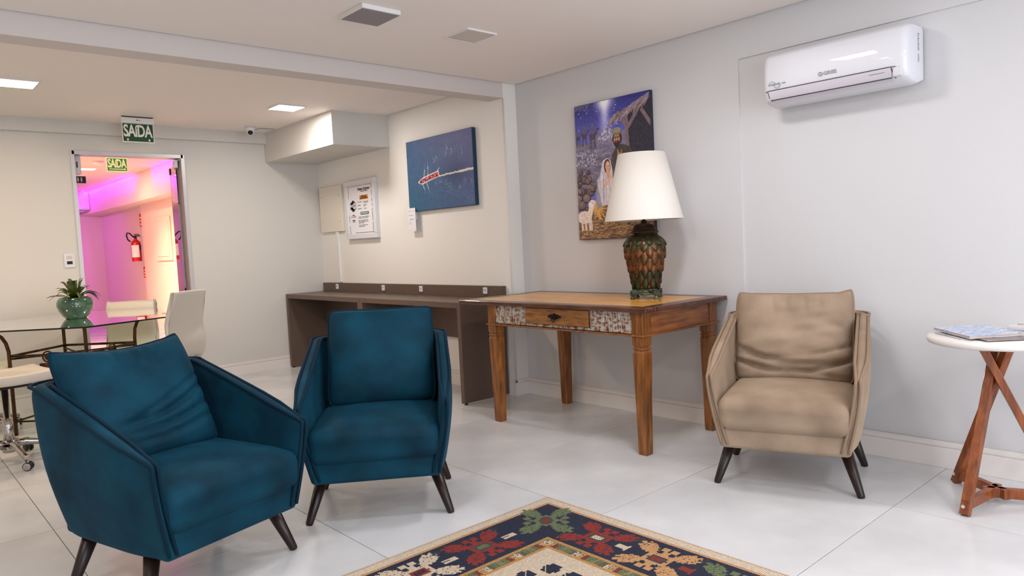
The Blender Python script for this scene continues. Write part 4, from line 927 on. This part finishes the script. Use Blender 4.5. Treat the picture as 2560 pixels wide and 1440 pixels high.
# ================================================================== GLASS TABLE AND OFFICE CHAIRS
gc = (1.22, 6.20); zg = .78
t = thing('glass_table', 'hexagonal glass meeting table on bronze iron legs at the left', 'table', (gc[0], gc[1], 0)); Rg = .84
hexa = [(Rg*math.cos(math.radians(258.7+60*k)), Rg*math.sin(math.radians(258.7+60*k))) for k in range(6)]
mb = MB(); mb.prism(hexa, zg-.010, zg, 'z'); gt = obj('glass_top', mb, GLASST, t)
mb = MB()
for k in range(6): a, b = hexa[k], hexa[(k+1) % 6]; mb.add([(a[0]*1.001, a[1]*1.001, zg-.0102), (b[0]*1.001, b[1]*1.001, zg-.0102), (b[0]*1.001, b[1]*1.001, zg+.0001), (a[0]*1.001, a[1]*1.001, zg+.0001)], [(0, 1, 2, 3)])
obj('glass_edge', mb, GLASSE, gt)
posts = [(.715-gc[0], 6.13-gc[1]), (1.12-gc[0], 6.50-gc[1]), (1.52-gc[0], 6.10-gc[1]), (1.115-gc[0], 5.73-gc[1])]   # left, back, right, front
zs_ = .565; rp = .012
for (x, y) in posts:
    L_ = math.hypot(x, y); ox, oy = x/L_, y/L_
    if (x, y) == posts[3]: pts = [(x, y, 0), (x, y, .66), (x+ox*.01, y+oy*.01, .72), (x+ox*.06, y+oy*.06, zg-.022)]
    elif (x, y) == posts[0]: pts = [(x, y, 0), (x, y, .60), (x-.012, y, .66), (x-.035, y-.01, .705), (x-.08, y-.02, .745), (x-.14, y-.04, zg-.022)]
    elif (x, y) == posts[2]: pts = [(x, y, 0), (x, y, .60), (x+.006, y, .67), (x+.025, y, .72), (x+.07, y, zg-.022)]
    else: pts = [(x, y, 0), (x, y, zg-.022)]
    obj('post', MB().tube(pts, rp, 10), IRON, t)
for i in range(4):
    a, b = posts[i], posts[(i+1) % 4]; obj('rail', MB().tube([(a[0], a[1], zs_), (b[0], b[1], zs_)], .009, 8), IRON, t); obj('low_rail', MB().tube([(a[0], a[1], .10), (b[0], b[1], .10)], .007, 8), IRON, t)
    obj('top_rail', MB().tube([(a[0], a[1], zg-.020), (b[0], b[1], zg-.020)], .008, 8), IRON, t)
    mx, my = (a[0]+b[0])/2, (a[1]+b[1])/2; tx_, ty_ = (b[0]-a[0]), (b[1]-a[1]); q = math.hypot(tx_, ty_); tx_ /= q; ty_ /= q
    if i in (2, 3):
        pts = [(mx+tx_*.038*math.cos(c), my+ty_*.038*math.cos(c), zs_-.012+.038*math.sin(c)) for c in [2*math.pi*k/18 for k in range(18)]]
        mb = MB().tube(pts, .006, 6, closed=True); MR = Matrix.Translation((mx, my, zs_-.012)) @ Matrix.Rotation(math.atan2(ty_, tx_), 4, 'Z')
        mb.lathe([(.022, -.006), (.026, 0), (.022, .006)], 18, (0, 0, 0), 'y', M=MR); mb.box((-.06, -.008, -.10), (.06, .008, -.045), MR); obj('rosette', mb, IRON, t)
obj('cross_bar', MB().tube([(posts[0][0], posts[0][1], zs_-.02), (posts[2][0], posts[2][1], zs_-.02)], .007, 8), IRON, t); obj('cross_bar', MB().tube([(posts[1][0], posts[1][1], zs_-.02), (posts[3][0], posts[3][1], zs_-.02)], .007, 8), IRON, t)

def office_chair(label, loc, rz, zs0, zb, base_rot=0, tags=None, wb=.42):
    t = thing('office_chair', label, 'office chair', loc, rz, 'cream office chairs round the glass table')
    # one S-curved pad: backrest from profile (y,z)
    pr = [(.17, zs0+.00), (.215, zs0+.03), (.245, zs0+.09), (.245, zs0+.15), (.225, zs0+.22), (.222, zs0+.28), (.245, zs0+.36), (.275, zs0+.43), (zb and .300, zb-.012), (.296, zb)]
    k = len(pr); th_ = .045; vs = []; fs = []; us = [-1, -.93, -.7, 0, .7, .93, 1]
    outl = pr+[(y-th_*(1 if i not in (0, k-1) else .8), z+(.012 if i == 0 else 0)-(.004 if i == k-1 else 0)) for i, (y, z) in reversed(list(enumerate(pr)))]
    n = len(outl)
    for u in us:
        for y, z in outl:
            wq = wb/2*(1-.06*sm((z-zs0-.2)/.3)+.02*math.sin((z-zs0)*9)); e = abs(u) > .99; yc = (y-.24)*(.72 if e else 1)+.24; vs.append((u*wq, yc+.018*(u*u), z-(0.006*u*u)))
    for j in range(len(us)-1):
        for i in range(n): a = j*n+i; b = j*n+(i+1) % n; fs.append((a, b, b+n, a+n))
    fs.append(tuple(range(n))); fs.append(tuple((len(us)-1)*n+i for i in range(n))[::-1])
    mb = MB(); mb.add(vs, fs, True); obj('backrest', mb, LEATHER, t, subsurf=1)
    mb = MB().rbox((0, -.02, zs0-.005), (.44, .44, .065), .03, 8, lambda q, h: (q[0]*(1-.05*abs(q[1]/h[1])), q[1], q[2]+.012*(q[1]/h[1])**2-.010*(1-(q[0]/h[0])**2)*(q[2] > 0))); obj('seat', mb, LEATHER, t)
    obj('seat_plate', MB().box((-.10, -.12, zs0-.065), (.10, .12, zs0-.040)), BLACKP, t, bevel=.006); obj('lever', MB().tube([(.08, -.02, zs0-.055), (.20, -.02, zs0-.075), (.24, -.02, zs0-.09)], .006, 8).tube([(.22, -.02, zs0-.083), (.31, -.02, zs0-.092)], .012, 8), BLACKP, t)
    obj('gas_lift', MB().lathe([(.028, .10), (.028, .28), (.018, .282), (.018, zs0-.06)], 20), CHROME, t)
    sb = obj('star_base', MB().lathe([(.036, .07), (.042, .085), (.040, .125), (.030, .145)], 20), CHROME, t)
    for i in range(5):
        a = base_rot+i*2*math.pi/5; c, s = math.cos(a), math.sin(a)
        pts = [(c*r, s*r, z) for r, z in ((.02, .115), (.08, .120), (.16, .105), (.23, .082), (.275, .072), (.29, .068))]
        obj('base_arm', MB().tube(pts, [.026, .022, .018, .018, .022, .018], 10), CHROME, sb)
        M = Matrix.Translation((c*.285, s*.285, 0)) @ Matrix.Rotation(a+.9, 4, 'Z')
        mb = MB()
        for sd in (-1, 1): mb.lathe([(.0, sd*.008-.007), (.020, sd*.014-.007), (.025, sd*.016-.004), (.025, sd*.016+.004), (.019, sd*.016+.007), (0, sd*.016+.007)], 18, (0, 0, .0255), 'y', M=M)
        cst = obj('castor', mb, BLACKP, t)
        obj('castor_ring', MB().lathe([(.017, -.026), (.0205, -.0255), (.0205, -.0235), (.017, -.023)], 18, (0, 0, .0255), 'y', M=M).tube([M @ Vector((0, 0, .03)), M @ Vector((0, 0, .06))], .006, 8), CHROME, cst)
    return t
def face(dx, dy): return math.atan2(dx, -dy)     # rotation so that local -Y faces (dx,dy)
office_chair('cream office chair with its back to the room, right of the glass table', (1.585, 5.69, 0), face(-.53, .85), .46, .965, .3, wb=.355)
office_chair('cream office chair on the far side of the glass table, in front of the doorway', (1.545, 6.66, 0), face(-.62, -.78), .44, .825, .5)
office_chair('cream office chair nearest the camera at the left edge, in front of the glass table', (.58, 5.31, 0), face(.98, .15), .53, .98, math.radians(-80)-face(.98, .15))
office_chair('cream office chair at the far left behind the glass table', (.52, 6.42, 0), face(.98, -.1), .46, .90, .2)

# plant
pxp, pyp = 1.175, 6.285
t = thing('potted_plant', 'round green glazed pot with a spiky leafy plant on the glass table', 'potted plant', (pxp, pyp, zg+.0005)); t.scale = (.95, .95, .95)
obj('pot', MB().lathe([(0, 0), (.072, 0), (.078, .004), (.095, .025), (.118, .065), (.130, .105), (.128, .135), (.118, .155), (.108, .166), (.104, .168), (.100, .164), (.102, .150), (0, .148)], 48, cap=False), CERAM, t)
obj('soil', MB().lathe([(0, .150), (.101, .152)], 24, cap=False), SOIL, t)
rl = random.Random(11)
def plant_leaf(a, length, rise, droop, wid, twist):
    mb = MB(); n = 9; vs = []; fs = []; c, s = math.cos(a), math.sin(a)
    for j in range(n+1):
        q = j/n; r = .015+length*q*(1-.12*q); z = .155+rise*math.sin(min(1, q*1.15)*math.pi/2)-droop*q*q*q
        w_ = wid*(math.sin(math.pi*min(1, q*.92+.08))**.7)*(1-q**6)+.0008; ta = twist*q
        for k in (-1, 0, 1): vs.append((c*r-s*k*w_*math.cos(ta), s*r+c*k*w_*math.cos(ta), z+(.35*w_ if k else 0)+k*w_*math.sin(ta)))
    for j in range(n):
        for i in range(2): q0 = j*3+i; fs.append((q0, q0+1, q0+4, q0+3))
    mb.add(vs, fs, True); o = obj('leaf', mb, LEAFM, t); sd = o.modifiers.new('thick', 'SOLIDIFY'); sd.thickness = .0012
for i in range(34):
    ring = i % 3; a = i*2.39996+rl.uniform(-.2, .2)
    if ring == 0: plant_leaf(a, rl.uniform(.05, .09), rl.uniform(.12, .16), .0, rl.uniform(.012, .017), rl.uniform(-.4, .4))
    elif ring == 1: plant_leaf(a, rl.uniform(.11, .15), rl.uniform(.07, .11), rl.uniform(.0, .03), rl.uniform(.013, .018), rl.uniform(-.5, .5))
    else: plant_leaf(a, rl.uniform(.15, .20), rl.uniform(.045, .08), rl.uniform(.03, .08), rl.uniform(.012, .016), rl.uniform(-.6, .6))
va = math.atan2(-RC[1][0], -RC[0][0])
plant_leaf(math.atan2(.669, -.742)+.05, .235, .035, .02, .011, .5); plant_leaf(math.atan2(-.669, .742)+.1, .19, .09, .11, .012, .2); plant_leaf(math.atan2(-.669, .742)-.5, .13, .05, .07, .024, .1)

# ================================================================== RUG
RX1, RY1 = 2.281, 2.369; RW_, RH_ = 1.90, 1.32; RX0, RY0 = RX1-RW_, RY1-RH_
nw, nh = int(RW_/.005), int(RH_/.005)
im = Img(nw, nh, (226, 206, 180)); gxm = im.x*RW_; gym = im.y*RH_      # metres from corner (u toward -x, v toward -y)
dm = np.minimum(np.minimum(gxm, RW_-gxm), np.minimum(gym, RH_-gym))
rngr = np.random.RandomState(5); jit = rngr.rand(nh, nw)
NV = (30, 36, 62); RD = (150, 46, 34); CR = (226, 206, 178); TN = (214, 160, 108); GN = (112, 124, 86); GY = (66, 70, 72); YL = (204, 150, 84)
im.put(dm < .012, (222, 186, 146)); im.put((dm >= .012) & (dm < .050), (232, 214, 190)); im.put((dm >= .050) & (dm < .064), (212, 158, 110))
im.put((dm >= .064) & (dm < .322), NV); im.put((dm >= .322) & (dm < .336), YL); im.put((dm >= .336) & (dm < .382), (140, 134, 98)); im.put((dm >= .382) & (dm < .394), YL)
# small blocks of the guard stripe
pos = np.where(np.minimum(gxm, RW_-gxm) <= np.minimum(gym, RH_-gym), gym, gxm); blk = np.floor(pos/.022).astype(int)
gm = (dm >= .338) & (dm < .380)
for k, c_ in enumerate([GN, (92, 96, 84), CR, TN, (134, 44, 36), GN, (150, 140, 100)]): im.put(gm & (blk % 7 == k) & (jit > .25), c_)
im.put(gm & (jit < .2), (96, 92, 60))
def st(x): return np.round(x/.010)*.010
def ellm(cu, cv, a, b, rot=0):
    du = st(gxm-cu); dv = st(gym-cv); c, s = math.cos(rot), math.sin(rot); return ((du*c+dv*s)/a)**2+((-du*s+dv*c)/b)**2 < 1
def petal(cu, cv, ang, r0, r1, w0, col):
    w0 *= .74
    """flared leaf-shaped petal, serrated tip"""
    du = gxm-cu; dv = gym-cv; c, s = math.cos(ang), math.sin(ang); r = st(du*c+dv*s); q = st(-du*s+dv*c); tq = (r-r0)/(r1-r0)
    ww = w0*(.28+1.0*np.sin(np.clip(tq, 0, 1)*math.pi*.78)); ser = .012*((np.floor(q/.012).astype(int)) % 2)
    m = (tq > 0) & (r < r1-ser-np.abs(q)*.45) & (np.abs(q) < ww); im.put(m & (jit > .06), col)
def flower(cu, cv, col, cc, c2, rot=0, white=True):
    for k in range(4): petal(cu, cv, rot+math.radians(38 if k % 2 == 0 else -38)+(math.pi if k >= 2 else 0), .035, .165, .036, col)
    for k in range(2):
        for dq in (-.022, .022):
            a = rot+math.pi/2+k*math.pi; im.put(ellm(cu+.082*math.cos(a)-dq*math.sin(a)*1.0, cv+.082*math.sin(a)+dq*math.cos(a), .019, .019), col)
        a = rot+math.pi/2+k*math.pi; im.put(ellm(cu+.055*math.cos(a), cv+.055*math.sin(a), .02, .012, a), col)
    im.put(ellm(cu, cv, .058, .046, rot), col); im.put(ellm(cu, cv, .042, .030, rot), cc); im.put(ellm(cu, cv, .026, .016, rot) & (jit > .15), c2)
def rot_items(cu, cv, rot):
    im.put(ellm(cu+.075*math.cos(rot)*0-.0, cv, .001, .001), NV)
seqx = [(.225, GN, GY, RD)]; cols = [(RD, GY, CR), (TN, GY, RD), (RD, GY, GN), (CR, RD, (40, 30, 40))]
flower(.205, .195, GN, GY, RD, math.radians(45))
for k, (c1, c2, c3) in enumerate([(RD, GY, GN), (CR, RD, NV), (TN, GY, RD), (RD, GY, GN), (GN, GY, RD)]):
    flower(.555+k*.30, .193, c1, c2, c3, 0); u = .555+k*.30-.13; im.put(ellm(u, .193, .030, .014) & (np.abs(gym-.193) > .004), CR); im.put(ellm(u-.025, .193, .012, .020), CR); im.put(ellm(u+.0, .105, .022, .022) & (jit > .5), GY)
for k, (c1, c2, c3) in enumerate([(RD, GY, CR), (TN, GY, RD), (GN, GY, RD), (RD, GY, CR)]):
    v = .475+k*.29; flower(.193, v, c1, c2, c3, math.pi/2); im.put(ellm(.193, v+.125, .014, .030), CR if k == 0 else RD); im.put(ellm(.193, v+.15, .024, .010), CR if k == 0 else RD); im.put(ellm(.10, v+.14, .022, .022) & (jit > .5), GY); im.put(ellm(.115, v+.19, .02, .03) & (jit > .3), (140, 146, 84))
fieldm = dm >= .394
for cu in (.51, .61, .71):
    for cv in (.50, .60):
        m = ellm(cu+.0, cv+(0.0 if cu == .61 else .03), .040, .034); im.put(m & fieldm & (np.abs((gxm-cu)-(gym-cv)) > .004), NV)
im.put(fieldm & ellm(.95, .66, .30, .16), NV); im.put(fieldm & ellm(.95, .66, .26, .12), RD); im.put(fieldm & ellm(.95, .66, .16, .07), CR)
im.a = np.clip(im.a*(.93+.14*rngr.rand(nh, nw))[..., None], 0, 255)
RUG = attr_mat('rug_weave', .9, weave=True)
t = thing('patterned_rug', 'navy, red and cream patterned woven rug on the tiled floor', 'rug', (RX1, RY1, 0))
obj('rug_base', MB().box((-RW_, -RH_, .0003), (0, 0, .007)), mat('rug_edge', (206, 180, 146), .9), t, bevel=.002)
obj('rug_surface', print_mesh('rug_surface', im, lambda u, v: (-RW_*u, -RH_*v, .0076), RUG), RUG, t)
